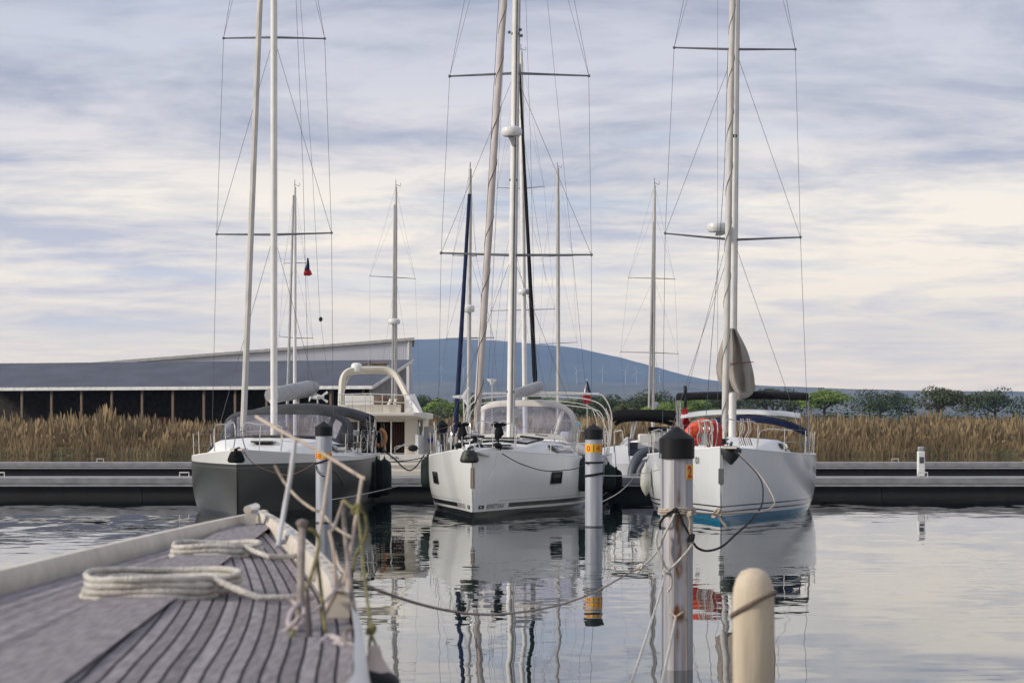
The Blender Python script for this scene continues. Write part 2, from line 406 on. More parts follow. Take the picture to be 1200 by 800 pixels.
# wind turbines on the foothills
tm = mat('white_turbine', (.40, .42, .45), .5, var=.02)
def turbine(ang):
    t = root('wind_turbine', (0, 0, 0), 0, 'x', 'wind turbine', 'wind turbines on the ridge')
    MB(t).tube([(0, 0, -4), (0, 0, 40)], [1.1, .7], 8).build('tower', tm)
    MB(t).box((0, 1.2, 40.6), (2.2, 6, 2.2)).build('nacelle', tm)
    MB(t).ball((0, -2.4, 40.6), 1.5, 8).build('hub', tm)
    for k in range(3):
        a = ang + k * 2 * math.pi / 3
        u = Vector((math.sin(a), 0, math.cos(a))); c = Vector((0, -2.6, 40.6))
        MB(t).tube([c, c + u * 6, c + u * 19], [.5, .9, .25], 4, sq=.4).build('blade', tm)
    return t
tl = ['leftmost wind turbine, standing alone by the mast at the left', 'second wind turbine from the left, just left of the tall beige furled sail',
      'white wind turbine on the ridge left of the tricolour on the stern pole', 'white wind turbine on the ridge above the post with the yellow band',
      'white wind turbine on the ridge, left one of a close pair', 'white wind turbine on the ridge, right one of a close pair', 'rightmost wind turbine, beside the distant mast above the black bimini']
for i, (px, hub) in enumerate([(517, 431), (543, 432), (676, 434), (706, 434), (733, 434), (746, 436), (773, 435)]):
    t = turbine([.3, .9, 1.5, .1, .6, 1.8, 1.2][i])
    d = 5900 - 60 * (i % 3)
    x = (px - CX) * d / F
    z = EYE + (CY - hub) * d / F - 40.6
    t.location = (x, d, min(z, terrain(d, px, False) + 1)); t['label'] = tl[i]

# ------------------------------------------------------------------ trees and reeds
def leafmat(name, c, c2):
    m = mat(name, c, .75, var=.3, vscale=.55, col2=c2)
    return m
LM = [leafmat('dark_pine_needles', (.055, .08, .028), (.022, .036, .015)), leafmat('bright_pine_needles', (.17, .25, .04), (.09, .14, .025)), leafmat('olive_needles', (.085, .10, .03), (.04, .05, .02))]
BARK = mat('pine_bark', (.10, .065, .045), .9, var=.3, vscale=3)
def pine(px, top, wpx, hpx, d, kind, label, seed):
    rnd = random.Random(seed)
    x = (px - CX) * d / F; zt = EYE + (CY - top) * d / F; w = wpx * d / F; ch = hpx * d / F
    t = root('pine_tree', (x, d, .6), 0, label, 'tree', 'pines beyond the reeds')
    zt -= .6
    tr = MB(t); hb = zt - ch * .75
    tr.tube([(0, 0, -.2), (.1, 0, hb * .5), (.2, .1, hb), (.1, 0, zt - ch * .3)], [.32, .25, .2, .08], 8)
    for k in range(7):
        a = rnd.uniform(0, 6.28); q = rnd.uniform(.35, .8)
        tr.tube([(.15, 0, hb - .3), (math.cos(a) * w * q * .25, math.sin(a) * w * .2 * q, hb + ch * .15), (math.cos(a) * w * q * .5, math.sin(a) * w * .4 * q, hb + ch * .4)], [.13, .09, .04], 5)
    tr.build('trunk', BARK)
    cr = MB(t); nl = 34 if wpx > 25 else 22
    for k in range(nl):
        a = rnd.uniform(0, 6.28); q = math.sqrt(rnd.random())
        cx = math.cos(a) * q * w * .46; cy = math.sin(a) * q * w * .4
        cz = zt - ch * .10 - (q ** 2) * ch * .28 - rnd.random() * ch * .45
        rr = w * rnd.uniform(.13, .21); rz = rr * rnd.uniform(.38, .6)
        for j in range(150):
            u = Vector((rnd.gauss(0, 1), rnd.gauss(0, 1), rnd.gauss(0, 1))).normalized()
            if u.z < -.35 and rnd.random() < .7: continue
            p = Vector((cx, cy, cz)) + Vector((u.x * rr, u.y * rr, u.z * rz)) * rnd.uniform(.75, 1.12)
            s_ = rnd.uniform(.14, .30)
            n_ = (u + Vector((rnd.uniform(-.8, .8), rnd.uniform(-.8, .8), rnd.uniform(-.4, .9)))).normalized()
            a1 = n_.orthogonal().normalized(); b1 = n_.cross(a1)
            th = rnd.uniform(0, 3.1); a2 = a1 * math.cos(th) + b1 * math.sin(th); b2 = n_.cross(a2)
            cr.add([p - a2 * s_, p + b2 * s_ * .5, p + a2 * s_, p - b2 * s_ * .5], [(0, 1, 2, 3)])
    cr.build('crown', LM[kind], smooth=False)
specs = [  # px, top, width, crown height, distance, kind, label
    (690, 463, 44, 30, 395, 0, 'dark pine just behind the tricolour on the stern staff'),
    (742, 461, 44, 30, 400, 2, 'darker olive pine behind the low one between two umbrella pines'),
    (856, 459, 46, 30, 400, 0, 'dark pine behind the right yacht\'s mast'),
    (645, 460, 50, 30, 402, 1, 'bright pine behind the bare grey mast right of the central mast'),
    (30, 458, 60, 28, 380, 0, 'dark umbrella pine at the far left end of the tree line'),
    (110, 464, 50, 22, 350, 1, 'bright green pine left of the long grey shed'),
    (498, 461, 34, 30, 372, 0, 'dark green pine directly beside the right end of the grey shed'),
    (520, 467, 46, 24, 340, 1, 'bright yellow-green umbrella pine right of the flybridge yacht'),
    (548, 459, 36, 32, 385, 0, 'dark pine half behind the beige furled sail'),
    (585, 463, 34, 26, 385, 2, 'olive pine seen through the rigging beside the central mast'),
    (630, 462, 36, 26, 390, 0, 'dark pine behind the folded boom cover of the central yacht'),
    (668, 464, 30, 26, 380, 2, 'olive pine behind the bare tube frame of the central yacht'),
    (708, 457, 46, 36, 370, 0, 'tall dark umbrella pine just above the post with the yellow band'),
    (738, 470, 26, 20, 345, 2, 'low olive pine in the gap between two dark umbrella pines'),
    (766, 457, 52, 32, 375, 0, 'wide dark umbrella pine crossed by the distant double mast'),
    (782, 473, 44, 14, 335, 1, 'low bright green pine right above the black bimini'),
    (812, 465, 40, 24, 350, 1, 'bright green pine left of the drooping grey sail'),
    (838, 461, 36, 24, 385, 2, 'olive pine partly hidden by the drooping grey sail'),
    (905, 460, 54, 30, 372, 0, 'dark umbrella pine right of the right-hand yacht'),
    (965, 467, 48, 22, 350, 1, 'bright green pine near the right end of the tree line'),
    (1030, 459, 56, 32, 380, 0, 'large dark umbrella pine near the right end'),
    (1100, 464, 50, 26, 360, 2, 'olive pine right of the large dark one at the right end'),
    (1165, 460, 54, 30, 380, 0, 'dark umbrella pine at the far right end of the tree line')]
for i, s_ in enumerate(specs): pine(s_[0], s_[1] - (0 if 333 < s_[0] < 867 else 6 + 4 * (i % 2)), s_[2] * 1.35, s_[3] * 1.25, *s_[4:], 100 + i)

def scrub():
    rnd = random.Random(5); mb = MB()
    for k in range(900):
        d = rnd.uniform(290, 420); px = rnd.uniform(-40, 1240); x = (px - CX) * d / F
        w = rnd.uniform(1.6, 3.6); h = rnd.uniform(2.2, 5.2) * (.75 + .5 * noise.noise((x * .06, 0, 2)))
        for j in range(46):
            u = Vector((rnd.gauss(0, 1), rnd.gauss(0, 1), abs(rnd.gauss(0, 1)))).normalized()
            p = Vector((x, d, .6)) + Vector((u.x * w, u.y * w, u.z * h)) * rnd.uniform(.75, 1.1)
            s2 = rnd.uniform(.2, .45); a = rnd.uniform(0, 6.28)
            n_ = (u + Vector((rnd.uniform(-.6, .6), rnd.uniform(-.6, .6), .4))).normalized()
            a1 = n_.orthogonal().normalized(); b1 = n_.cross(a1); a2 = a1 * math.cos(a) + b1 * math.sin(a); b2 = n_.cross(a2)
            mb.add([p - a2 * s2, p + b2 * s2 * .6, p + a2 * s2, p - b2 * s2 * .6], [(0, 1, 2, 3)])
    tag(mb.build('scrub', leafmat('scrub_leaves', (.07, .085, .03), (.03, .042, .018)), smooth=False), 'dark green scrub filling the space under the pines', 'scrub', kind='stuff')
scrub()
def reeds():
    rnd = random.Random(6); mb = MB()
    for k in range(46000):
        d = 151.5 + 100 * rnd.random() ** 1.6; px = rnd.uniform(-30, 1230); x = (px - CX) * d / F
        h = .95 + .7 * (1 - (252 - d) / 180) * 1.0 + .6 * noise.noise((x * .13, d * .1, 0)) + 1.1 * noise.noise((x * .9, d * .5, 4)) + .9 * noise.noise((x * .22, d * .1, 9)) + rnd.uniform(-.9, .6); w = rnd.uniform(.035, .08); l = Vector((rnd.uniform(-.4, .4), rnd.uniform(-.3, .3), 0))
        a = rnd.uniform(-.7, .7); s_ = Vector((math.cos(a) * w, math.sin(a) * w, 0)); b = Vector((x, d, .6))
        m_ = b + l * .35 + Vector((0, 0, h * .6)); t = b + l + Vector((0, 0, h))
        mb.add([b - s_, b + s_, m_ + s_ * .9, m_ - s_ * .9, t + s_ * 1.5 - Vector((0, 0, .25)), t, m_ - s_], [(0, 1, 2, 3), (3, 2, 4, 5)])
    for k in range(16000):      # ragged lower growth down the bank
        q = rnd.random(); d = 148.6 + 4 * q; px = rnd.uniform(-30, 1230); x = (px - CX) * d / F
        z0 = min(.6, -.35 + (d - 148.6) * .62); h = rnd.uniform(.25, 1.0) * (1 + .9 * noise.noise((x * .35, 2, 1)))
        s_ = Vector((rnd.uniform(.02, .07), rnd.uniform(-.02, .02), 0)); b = Vector((x, d, z0)); t = b + Vector((rnd.uniform(-.35, .35), -.15, h))
        mb.add([b - s_, b + s_, t], [(0, 1, 2)])
    tag(mb.build('reeds', mat('dry_golden_reeds', (.30, .215, .115), .85, var=.25, vscale=.35, col2=(.15, .11, .06)), smooth=False), 'golden dry reed bed along the shore', 'reeds', kind='stuff')
reeds()

# ------------------------------------------------------------------ buildings on the left shore
def warehouse():
    wallm = mat('pale_blue_grey_panels', (.56, .58, .64), .6, var=.05, vscale=.3)
    nt = wallm.node_tree; b = nt.nodes['Principled BSDF']
    wv = nt.nodes.new('ShaderNodeTexWave'); wv.inputs['Scale'].default_value = 1.6; t2 = nt.nodes.new('ShaderNodeTexCoord'); nt.links.new(t2.outputs['Object'], wv.inputs[0])
    bp = nt.nodes.new('ShaderNodeBump'); bp.inputs['Strength'].default_value = .25; bp.inputs['Distance'].default_value = .04; nt.links.new(wv.outputs['Fac'], bp.inputs['Height']); nt.links.new(bp.outputs[0], b.inputs['Normal'])
    d0 = 200.; x0 = (483 - CX) * d0 / F; top = EYE + (CY - 399) * d0 / F
    r = root('warehouse', (x0, d0, .6), R(180 + 3), 'large pale blue-grey panelled warehouse behind the low dark-roofed shed', 'building')
    L = 46.; Dp = 18.; h0 = top - .6; h1 = h0 - L * math.tan(R(4.6))
    MB(r).add([(0, 0, 0), (L, 0, 0), (L, 0, h1), (0, 0, h0), (0, -Dp, 0), (L, -Dp, 0), (L, -Dp, h1), (0, -Dp, h0)],
              [(0, 1, 2, 3), (5, 4, 7, 6), (4, 0, 3, 7), (1, 5, 6, 2)]).build('wall', wallm, smooth=False)
    MB(r).slab((-.25, .25, h0 + .03), (L + .2, .25, h1 + .02), (L + .2, -Dp - .2, h1 + .02), (-.25, -Dp - .2, h0 + .03), -.28).build('roof', mat('pale_roof_edge', (.50, .50, .50), .6), smooth=False)
    for k, (u, zz, w, h) in enumerate([(10.2, 5.9, 1.6, .9), (10.2, 4.9, 1.6, .35)]):
        MB(r).box((u, .04, zz), (w, .09, h)).build('vent', mat('grey_vent', (.22, .25, .32), .6), smooth=False)
    MB(r).tube([(.35, .1, 0), (.35, .1, h0)], .09, 6).build('downpipe', M['deck'])
warehouse()

def shed():
    A = P(433, 452, 160); A.z = 0
    r = root('boat_shed', (A.x, A.y, .6), R(180 - 15.7), 'low wooden boat shed with dark corrugated roof and open front', 'building')
    # local x runs left along the eave (away), local -y runs back into the depth
    he = EYE + (CY - 452) * 160 / F - .6; L = 38.; HW = 9.3; hr = he + 2.2
    roofm = mat('dark_corrugated_roof', (.085, .095, .125), .6, var=.15, vscale=.4)
    nt = roofm.node_tree; b = nt.nodes['Principled BSDF']; wv = nt.nodes.new('ShaderNodeTexWave'); wv.inputs['Scale'].default_value = 1.3
    t2 = nt.nodes.new('ShaderNodeTexCoord'); nt.links.new(t2.outputs['Object'], wv.inputs[0])
    bp = nt.nodes.new('ShaderNodeBump'); bp.inputs['Strength'].default_value = .7; bp.inputs['Distance'].default_value = .08; nt.links.new(wv.outputs['Fac'], bp.inputs['Height']); nt.links.new(bp.outputs[0], b.inputs['Normal'])
    rf = MB(r); rf.slab((-.4, .5, he - .1), (L, .5, he - .1), (L, -HW, hr), (-.4, -HW, hr), -.12)
    rf.build('roof', roofm, smooth=False)
    wh = mat('white_fascia', (.72, .72, .72), .5)
    MB(r).box((L / 2 - .2, .56, he - .12), (L + .5, .07, .26)).build('fascia', wh, smooth=False)
    MB(r).slab((-.46, .55, he - .25), (-.46, -HW, hr - .12), (-.46, -HW, hr + .13), (-.46, .55, he), .06).build('bargeboard', wh, smooth=False)
    plank = mat('grey_weathered_planks', (.36, .34, .34), .9, var=.3, vscale=2.0, stretch=(1, 6, .3), bump=.4, bscale=6)
    g = MB(r)
    for k in range(18):      # vertical gable boards
        y = -.0 - k * .5; yy = y - .46
        def zz(q): return (he - .1 + (-q) * (hr - he) / HW if -q < HW else hr - (-q - HW) * (hr - he) / HW) - .16
        g.add([(.0, y, 0), (.0, yy, 0), (.0, yy, zz(yy)), (.0, y, zz(y)), (.05, y, 0), (.05, yy, 0), (.05, yy, zz(yy)), (.05, y, zz(y))],
              [(0, 1, 2, 3), (5, 4, 7, 6), (4, 0, 3, 7), (1, 5, 6, 2)])
    g.build('gable_wall', plank, smooth=False)
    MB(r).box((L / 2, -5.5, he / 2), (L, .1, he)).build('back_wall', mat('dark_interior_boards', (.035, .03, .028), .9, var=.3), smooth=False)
    for k in range(14):
        MB(r).box((.5 + k * 2.7, .05, he / 2 - .1), (.18, .18, he - .1)).build('post', M['wood'], smooth=False)
    rnd = random.Random(3)
    cols = [(.20, .18, .16), (.05, .07, .1), (.12, .05, .04), (.35, .35, .36), (.08, .1, .06)]
    for k in range(12):
        c = cols[k % 5]
        MB(r).box((1.8 + k * 2.4 + rnd.uniform(-.5, .5), -3.6, rnd.uniform(.6, 1.2)), (rnd.uniform(.6, 1.6), 1, rnd.uniform(1.2, 2.4))).build('stored_board', mat('store%d' % k, c, .8), smooth=False, bevel=.05)
shed()

# ------------------------------------------------------------------ pontoons
def pontoon(y0, y1, x0, x1, z, label):
    r = root('pontoon', ((x0 + x1) / 2, y0, 0), 0, label, 'pontoon'); L = (x1 - x0)
    MB(r).box((0, (y1 - y0) / 2, z - .10), (L, y1 - y0, .20)).build('walkway', M['pier'], smooth=False, bevel=.02)
    MB(r).box((0, .05, z - .25), (L, .10, .07)).build('edge_beam', mat('pale_edge_beam', (.34, .34, .36), .7), smooth=False)
    n = int(L / 6)
    for k in range(n):
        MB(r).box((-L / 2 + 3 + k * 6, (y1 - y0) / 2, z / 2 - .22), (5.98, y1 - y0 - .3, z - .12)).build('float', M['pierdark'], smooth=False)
    for k in range(0, n, 1):
        MB(r).tube([(-L / 2 + 1.2 + k * 6, .25, z), (-L / 2 + 1.2 + k * 6, .25, z + .16), (-L / 2 + 1.5 + k * 6, .25, z + .16), (-L / 2 + 1.5 + k * 6, .25, z)], .025, 6).build('cleat', M['steel'])
pontoon(66.3, 68.3, -30, 30, .62, 'long grey floating pontoon behind the central yacht')
for i_, x_ in enumerate((-26, -18, 13.5, 21, 28)):
    pd = root('power_pedestal', (x_, 67.6, .62), 0, ['white power pedestal at the far left end of the near pontoon', 'white power pedestal behind the dark-hulled yacht\'s left side', 'first white power pedestal right of the right yacht', 'second white power pedestal right of the right yacht', 'white power pedestal at the far right end of the near pontoon'][i_], 'power pedestal', 'pedestals on the pontoon')
    MB(pd).box((0, 0, .42), (.24, .2, .84)).build('cabinet', M['deck'], bevel=.03)
    MB(pd).box((0, 0, .92), (.2, .16, .14)).build('lamp_head', M['lightcanvas'], bevel=.03)
    MB(pd).box((0, -.105, .55), (.14, .02, .2)).build('socket_panel', M['dinghy'], bevel=.005)
pontoon(92.5, 94.2, -38, 38, .6, 'far pontoon behind the flybridge yacht')

# ------------------------------------------------------------------ sailing boats
class Hull:
    def __init__(s, L, B, fb, bow=.33, full=.45, tm=.6, stern=.88, wl=.30, ebow=.5):
        s.L, s.B, s.fb, s.bow, s.full, s.tm, s.stern, s.wl, s.ebow = L, B, fb, bow, full, tm, stern, wl, ebow
    def half(s, t):
        if t < s.tm: return .035 + (s.B / 2 - .035) * (1 - (1 - t / s.tm) ** 2.1)
        q = (t - s.tm) / (1 - s.tm); return s.B / 2 * (1 - (1 - s.stern) * q * q)
    def sheer(s, t):
        a, b, c = s.fb; return a + (b - a) * (1 - (1 - min(1, t / .55)) ** 1.8) if t < .55 else b + (c - b) * (t - .55) / .45
    def w(s, t, z):
        sh = s.sheer(t); q = max(0, min(1, (z + .6) / (sh + .6)))
        mid = (1 - (1 - q) ** 3) ** s.wl; bw = q ** s.ebow
        k = min(1, t / .38); k = k * k * (3 - 2 * k)
        return max(.02, s.half(t) * (bw * (1 - k) + mid * k))
    def pt(s, side, y, z, eps=0):
        return Vector((side * (s.w(y / s.L, z) + eps), y, z))

def build_hull(rt, H, hm, dm, rail_m=None, nst=40):
    mb = MB(rt); rings = []
    for i in range(nst + 1):
        t = (i / nst) ** 1.25; y = t * H.L; sh = H.sheer(t)
        zs = [-.45, -.2] + [sh * k / 9 for k in range(10)]
        rings.append([Vector((-H.w(t, z), y + (0 if i else (.0 if z > .2 else (.2 - z) * .35)), z)) for z in reversed(zs)] + [Vector((H.w(t, z), y + (0 if i else (.0 if z > .2 else (.2 - z) * .35)), z)) for z in zs])
    mb.loft(rings, False)
    n = len(rings[0]); mb.add(rings[-1], [tuple(range(n))]); mb.add(rings[0], [tuple(range(n - 1, -1, -1))])
    h = mb.build('hull', hm)
    d = MB(rt); dr = []
    for i in range(nst + 1):
        t = (i / nst) ** 1.25; y = t * H.L; hw = H.half(t) - .012; sh = H.sheer(t) - .015
        dr.append([Vector((hw * u, y, sh + .07 * (1 - u * u) * min(1, t * 5))) for u in (-1, -.75, -.4, 0, .4, .75, 1)])
    d.loft(dr, False); d.build('deck', dm)
    r = MB(rt)
    for sd_ in (-1, 1):
        r.tube([Vector((sd_ * (H.half(t) - .02), t * H.L, H.sheer(t) + .012)) for t in [(i / 30) ** 1.2 for i in range(31)]], .022, 5)
    r.build('toe_rail', rail_m or M['deck'])
    return h

def coachroof(rt, H, y0, y1, wf, hgt, m, front=.35):
    """rounded cabin trunk, wedge-shaped at its front"""
    mb = MB(rt); rings = []
    for i in range(15):
        q = i / 14; y = y0 + (y1 - y0) * q; t = y / H.L
        hw = H.half(t) * wf * (.45 + .55 * min(1, q / .45) ** .7); z0 = H.sheer(t) - .02; h = hgt * min(1, (q / front)) ** .8 + .01
        rings.append([Vector((hw * a, y, z0 + b * h)) for a, b in ((-1.05, 0), (-1, .35), (-.93, .8), (-.8, 1), (-.4, 1.12), (0, 1.16), (.4, 1.12), (.8, 1), (.93, .8), (1, .35), (1.05, 0))])
    mb.loft(rings, False); mb.add(rings[-1], [tuple(range(11))])
    mb.build('coachroof', m)
    for sdn in (-1, 1):      # long dark side windows
        w = MB(rt); rr = []
        for i in range(9):
            q = .38 + .55 * i / 8; y = y0 + (y1 - y0) * q; t = y / H.L
            hw = H.half(t) * wf * (.45 + .55 * min(1, q / .45) ** .7); z0 = H.sheer(t) - .02; h = hgt * min(1, q / front) ** .8
            a0 = .30 if i else .55
            rr.append([Vector((sdn * (hw * 1.005 + .012), y, z0 + h * a0)), Vector((sdn * (hw * .94 + .014), y, z0 + h * .80))])
        w.loft(rr, False).build('cabin_window', M['glassdark'], solid=.01)

def wire(rt, pts, r=.005, name='shroud', m=None):
    return W(rt).tube(pts, r, 5).build(name, m or M['wire'])

def mast_rig(rt, base, top, r, mastm, spreaders, chain, wr=.0055, sr=.028, fork=None, fore=None, aft=None, dtip=.35):
    """spreaders (lowest first): (root height as picture y, left tip px/py, right tip px/py) at the mast's depth"""
    base = Vector(base); top = Vector(top); d = base.y
    W(rt).tube([base, base.lerp(top, .85), top], [r, r, r * .75], 12, sq=1.35).build('mast', mastm)
    def at(py):
        z = EYE - (py - CY) * d / F; k = (z - base.z) / (top.z - base.z); return base.lerp(top, k)
    roots = []
    for rp, lt, rtp in spreaders:
        a = at(rp); L_ = P(lt[0], lt[1], d + dtip); R_ = P(rtp[0], rtp[1], d + dtip)
        for q in (L_, R_):
            sp_ = W(rt).tube([a, q], [sr, sr * .6], 6, sq=.6).ball(q, sr * 1.25, 6).build('spreader', M['dark_alu'])
        roots.append((a, L_, R_))
    for side in (1, 2):
        ch = Vector(chain[side - 1])
        path = [ch] + [q[side] for q in roots] + [top]
        wire(rt, path, wr)
        if roots:
            wire(rt, [ch + Vector((0, -.15, 0)), roots[0][0]], wr)
            for lo, hi in zip(roots, roots[1:]): wire(rt, [lo[side], hi[0]], wr)
            wire(rt, [roots[-1][side], at(roots_top_y(top, roots[-1][0], d))], wr * .8)
    return at
def roots_top_y(top, a, d):
    z = a.z + (top.z - a.z) * .72
    return CY - (z - EYE) * F / d

def furled(rt, a, b, r0, r1, m, name='furled_sail', spiral=None, n=26):
    a = Vector(a); b = Vector(b); rnd = random.Random(int(a.x * 100))
    pts = [a.lerp(b, i / n) for i in range(n + 1)]
    rs = [(r0 + (r1 - r0) * i / n) * rnd.uniform(.95, 1.06) * (.6 if i == 0 else 1) for i in range(n + 1)]
    o = W(rt).tube(pts, rs, 10).build(name, m)
    if spiral:
        ax = (b - a).normalized(); u = ax.orthogonal().normalized(); v = ax.cross(u); sp_ = []
        turns = (b - a).length / 1.5; k = int(turns * 10)
        for i in range(k + 1):
            q = i / k; rr = (r0 + (r1 - r0) * q) * 1.07; an = q * turns * 6.283
            sp_.append(a.lerp(b, q) + (u * math.cos(an) + v * math.sin(an)) * rr)
        W(rt).tube(sp_, .010, 4).build('sail_edge_line', spiral, parent=o)
    return o

def arch_pts(W_, H_, n=18, p=2.6):
    out = []
    for i in range(n + 1):
        a = math.pi * i / n; c, s_ = math.cos(a), math.sin(a)
        out.append((-W_ * (abs(c) ** (2 / p)) * (1 if c > 0 else -1), H_ * abs(s_) ** (2 / p)))
    return out
def sprayhood(rt, c, wid, hgt, y0, y1, y2, z0, fabric, side=0):
    """front windows lean back from y0 (base) to the arch at y1, fabric roof continues to y2"""
    n = 20; base = arch_pts(wid * .95, .10, n, 3.0); top = arch_pts(wid, hgt, n, 4.2)
    def ring(q):   # q 0 front base, 1 arch
        return [Vector((c + base[i][0] * (1 - q) + top[i][0] * q, y0 + (y1 - y0) * q * (1 - .0) - (0 if 1 else 0), z0 + base[i][1] * (1 - q) + top[i][1] * (q ** .85))) for i in range(n + 1)]
    o = MB(rt); r0 = ring(.82); r1 = ring(1); r2 = [Vector((p.x, y2, z0 + (p.z - z0) * .93)) for p in r1]
    o.loft([r0, r1, r2], False)
    body = o.build('sprayhood', fabric, solid=.02)
    low = MB(rt); low.loft([ring(0), ring(.10)], False).build('sprayhood_skirt', fabric, parent=body, solid=.015)
    ra, rb = ring(.11), ring(.81)
    panels = [(1 + side, 5), (6, 14), (15, 19 - side)]
    for a, b in panels:
        MB(rt).loft([[ra[i] for i in range(a, b + 1)], [x.lerp(y, .5) - Vector((0, .03, 0)) for x, y in zip(ra[a:b + 1], rb[a:b + 1])], [rb[i] for i in range(a, b + 1)]], False).build('window', M['vinyl'], parent=body)
    for a, b in ((0, 1 + side), (5, 6), (14, 15), (19 - side, 20)):
        MB(rt).loft([[ra[i] + Vector((0, -.004, 0)) for i in range(a, b + 1)], [x.lerp(y, .5) - Vector((0, .034, 0)) for x, y in zip(ra[a:b + 1], rb[a:b + 1])], [rb[i] + Vector((0, -.004, 0)) for i in range(a, b + 1)]], False).build('sprayhood_seam', fabric, parent=body, solid=.012)
    tb = MB(rt); tb.tube([p + Vector((0, 0, -.03)) for p in r1], .016, 6); tb.tube([p + Vector((0, -.01, -.03)) for p in r2], .016, 6); tb.build('sprayhood_hoop', M['steel'], parent=body)
    return body
def canopy(rt, cx, wid, drop, y0, y1, z, m, thick=.12, name='bimini', legs=None):
    mb = MB(rt); rings = []
    for j in range(6):
        q = j / 5; y = y0 + (y1 - y0) * q
        rings.append([Vector((cx + wid * u, y, z - drop * abs(u) ** 2.2 - .10 * (2 * q - 1) ** 2 + .02 * noise.noise((u * 3, q * 3, z)))) for u in [k / 8 - 1 for k in range(17)]])
    mb.loft(rings, False)
    for s_ in (0, 5):      # hanging front and rear edge
        mb.loft([[p + Vector((0, 0, 0)) for p in rings[s_]], [p + Vector((0, (.03 if s_ else -.03), -thick)) for p in rings[s_]]], False)
    o = mb.build(name, m, solid=.02)
    fr = MB(rt)
    for s_ in (0, 2, 5):
        pts = [p - Vector((0, 0, .03)) for p in rings[s_]]
        zz = legs if legs is not None else z - 1.6
        ymid = (y0 + y1) / 2
        fr.tube([Vector((pts[0].x - .02, ymid, zz))] + pts + [Vector((pts[-1].x + .02, ymid, zz))], .015, 6)
    fr.build('bimini_hoop', M['steel'], parent=o)
    return o

def stanchions(rt, H, ys, h=.62, lift=0, curve_front=None):
    pts = {-1: [], 1: []}
    for s_ in (-1, 1):
        for y in ys:
            t = y / H.L; b = Vector((s_ * (H.half(t) - .06), y, H.sheer(t)))
            MB(rt).tube([b, b + Vector((s_ * .02, 0, h))], .012, 6).box(b + Vector((0, 0, .02)), (.07, .07, .03)).build('stanchion', M['steel'])
            pts[s_].append(b + Vector((s_ * .02, 0, h)))
        for k, f in ((1, 1.0), (2, .5)):
            MB(rt).tube([p - Vector((0, 0, h * (1 - f))) for p in pts[s_]], .0045, 4).build('lifeline', M['wire'])
def pulpit(rt, H, yb=1.5, h=.66, gap=.0):
    for s_ in (-1, 1):
        def e(y, z): return Vector((s_ * (H.half(max(0, y) / H.L) - .05 if y > 0 else .12), y, H.sheer(max(0, y) / H.L) + z))
        p = [e(yb, 0), e(yb, h), e(.7, h + .02), e(.25, h + .02), e(.18, h * .5), e(.3, 0)]
        MB(rt).tube(spline(p, 4), .014, 6).tube([e(.8, h), e(.75, 0)], .012, 6).build('pulpit', M['steel'])
def pushpit(rt, H, h=.7):
    for s_ in (-1, 1):
        L = H.L; e = lambda y, x, z: Vector((s_ * x, y, H.sheer(1) + z))
        hw = H.half(1) - .08
        MB(rt).tube(spline([e(L - 1.9, hw, 0), e(L - 1.9, hw, h), e(L - .4, hw, h), e(L - .08, hw - .3, h), e(L - .08, .7, h), e(L - .08, .7, 0)], 4), .014, 6).tube([e(L - .9, hw, 0), e(L - .9, hw, h)], .012).tube([e(L - 1.9, hw, h / 2), e(L - .3, hw, h / 2), e(L - .1, .7, h / 2)], .010).build('pushpit', M['steel'])
def anchor(rt, o, s=1.0, m=None, pointed=False):
    """plough anchor stowed under the bow roller, seen nose-on"""
    o = Vector(o); prof = [(.19, 0), (.26, -.06), (.25, -.14), (.16, -.28), (.03, -.42)] if pointed else [(.13, .02), (.17, -.03), (.20, -.10), (.235, -.20), (.235, -.25), (.19, -.29), (.02, -.30)]
    a = MB(rt); rings = [[o + Vector((q * s * math.cos(t) * (1 + .05 * math.sin(3 * t)), q * s * math.sin(t) * .6, z * s)) for t in [k * math.pi / 8 for k in range(16)]] for q, z in prof]
    a.loft(rings, True, True).tube([o + Vector((0, .5 * s, .10 * s)), o + Vector((0, -.1 * s, .06 * s)), o + Vector((0, -.13 * s, -.1 * s))], .04 * s, 6)
    return a.build('anchor', m or M['fenderblack'])

def radome(rt, c, r, m=None, name='radar_dome'):
    return W(rt).lathe(c, [(r * .4, -.12), (r * .85, -.11), (r, -.05), (r * 1.0, .06), (r * .93, .11), (r * .6, .155), (.01, .17)], 18).build(name, m or M['gelcoat'])

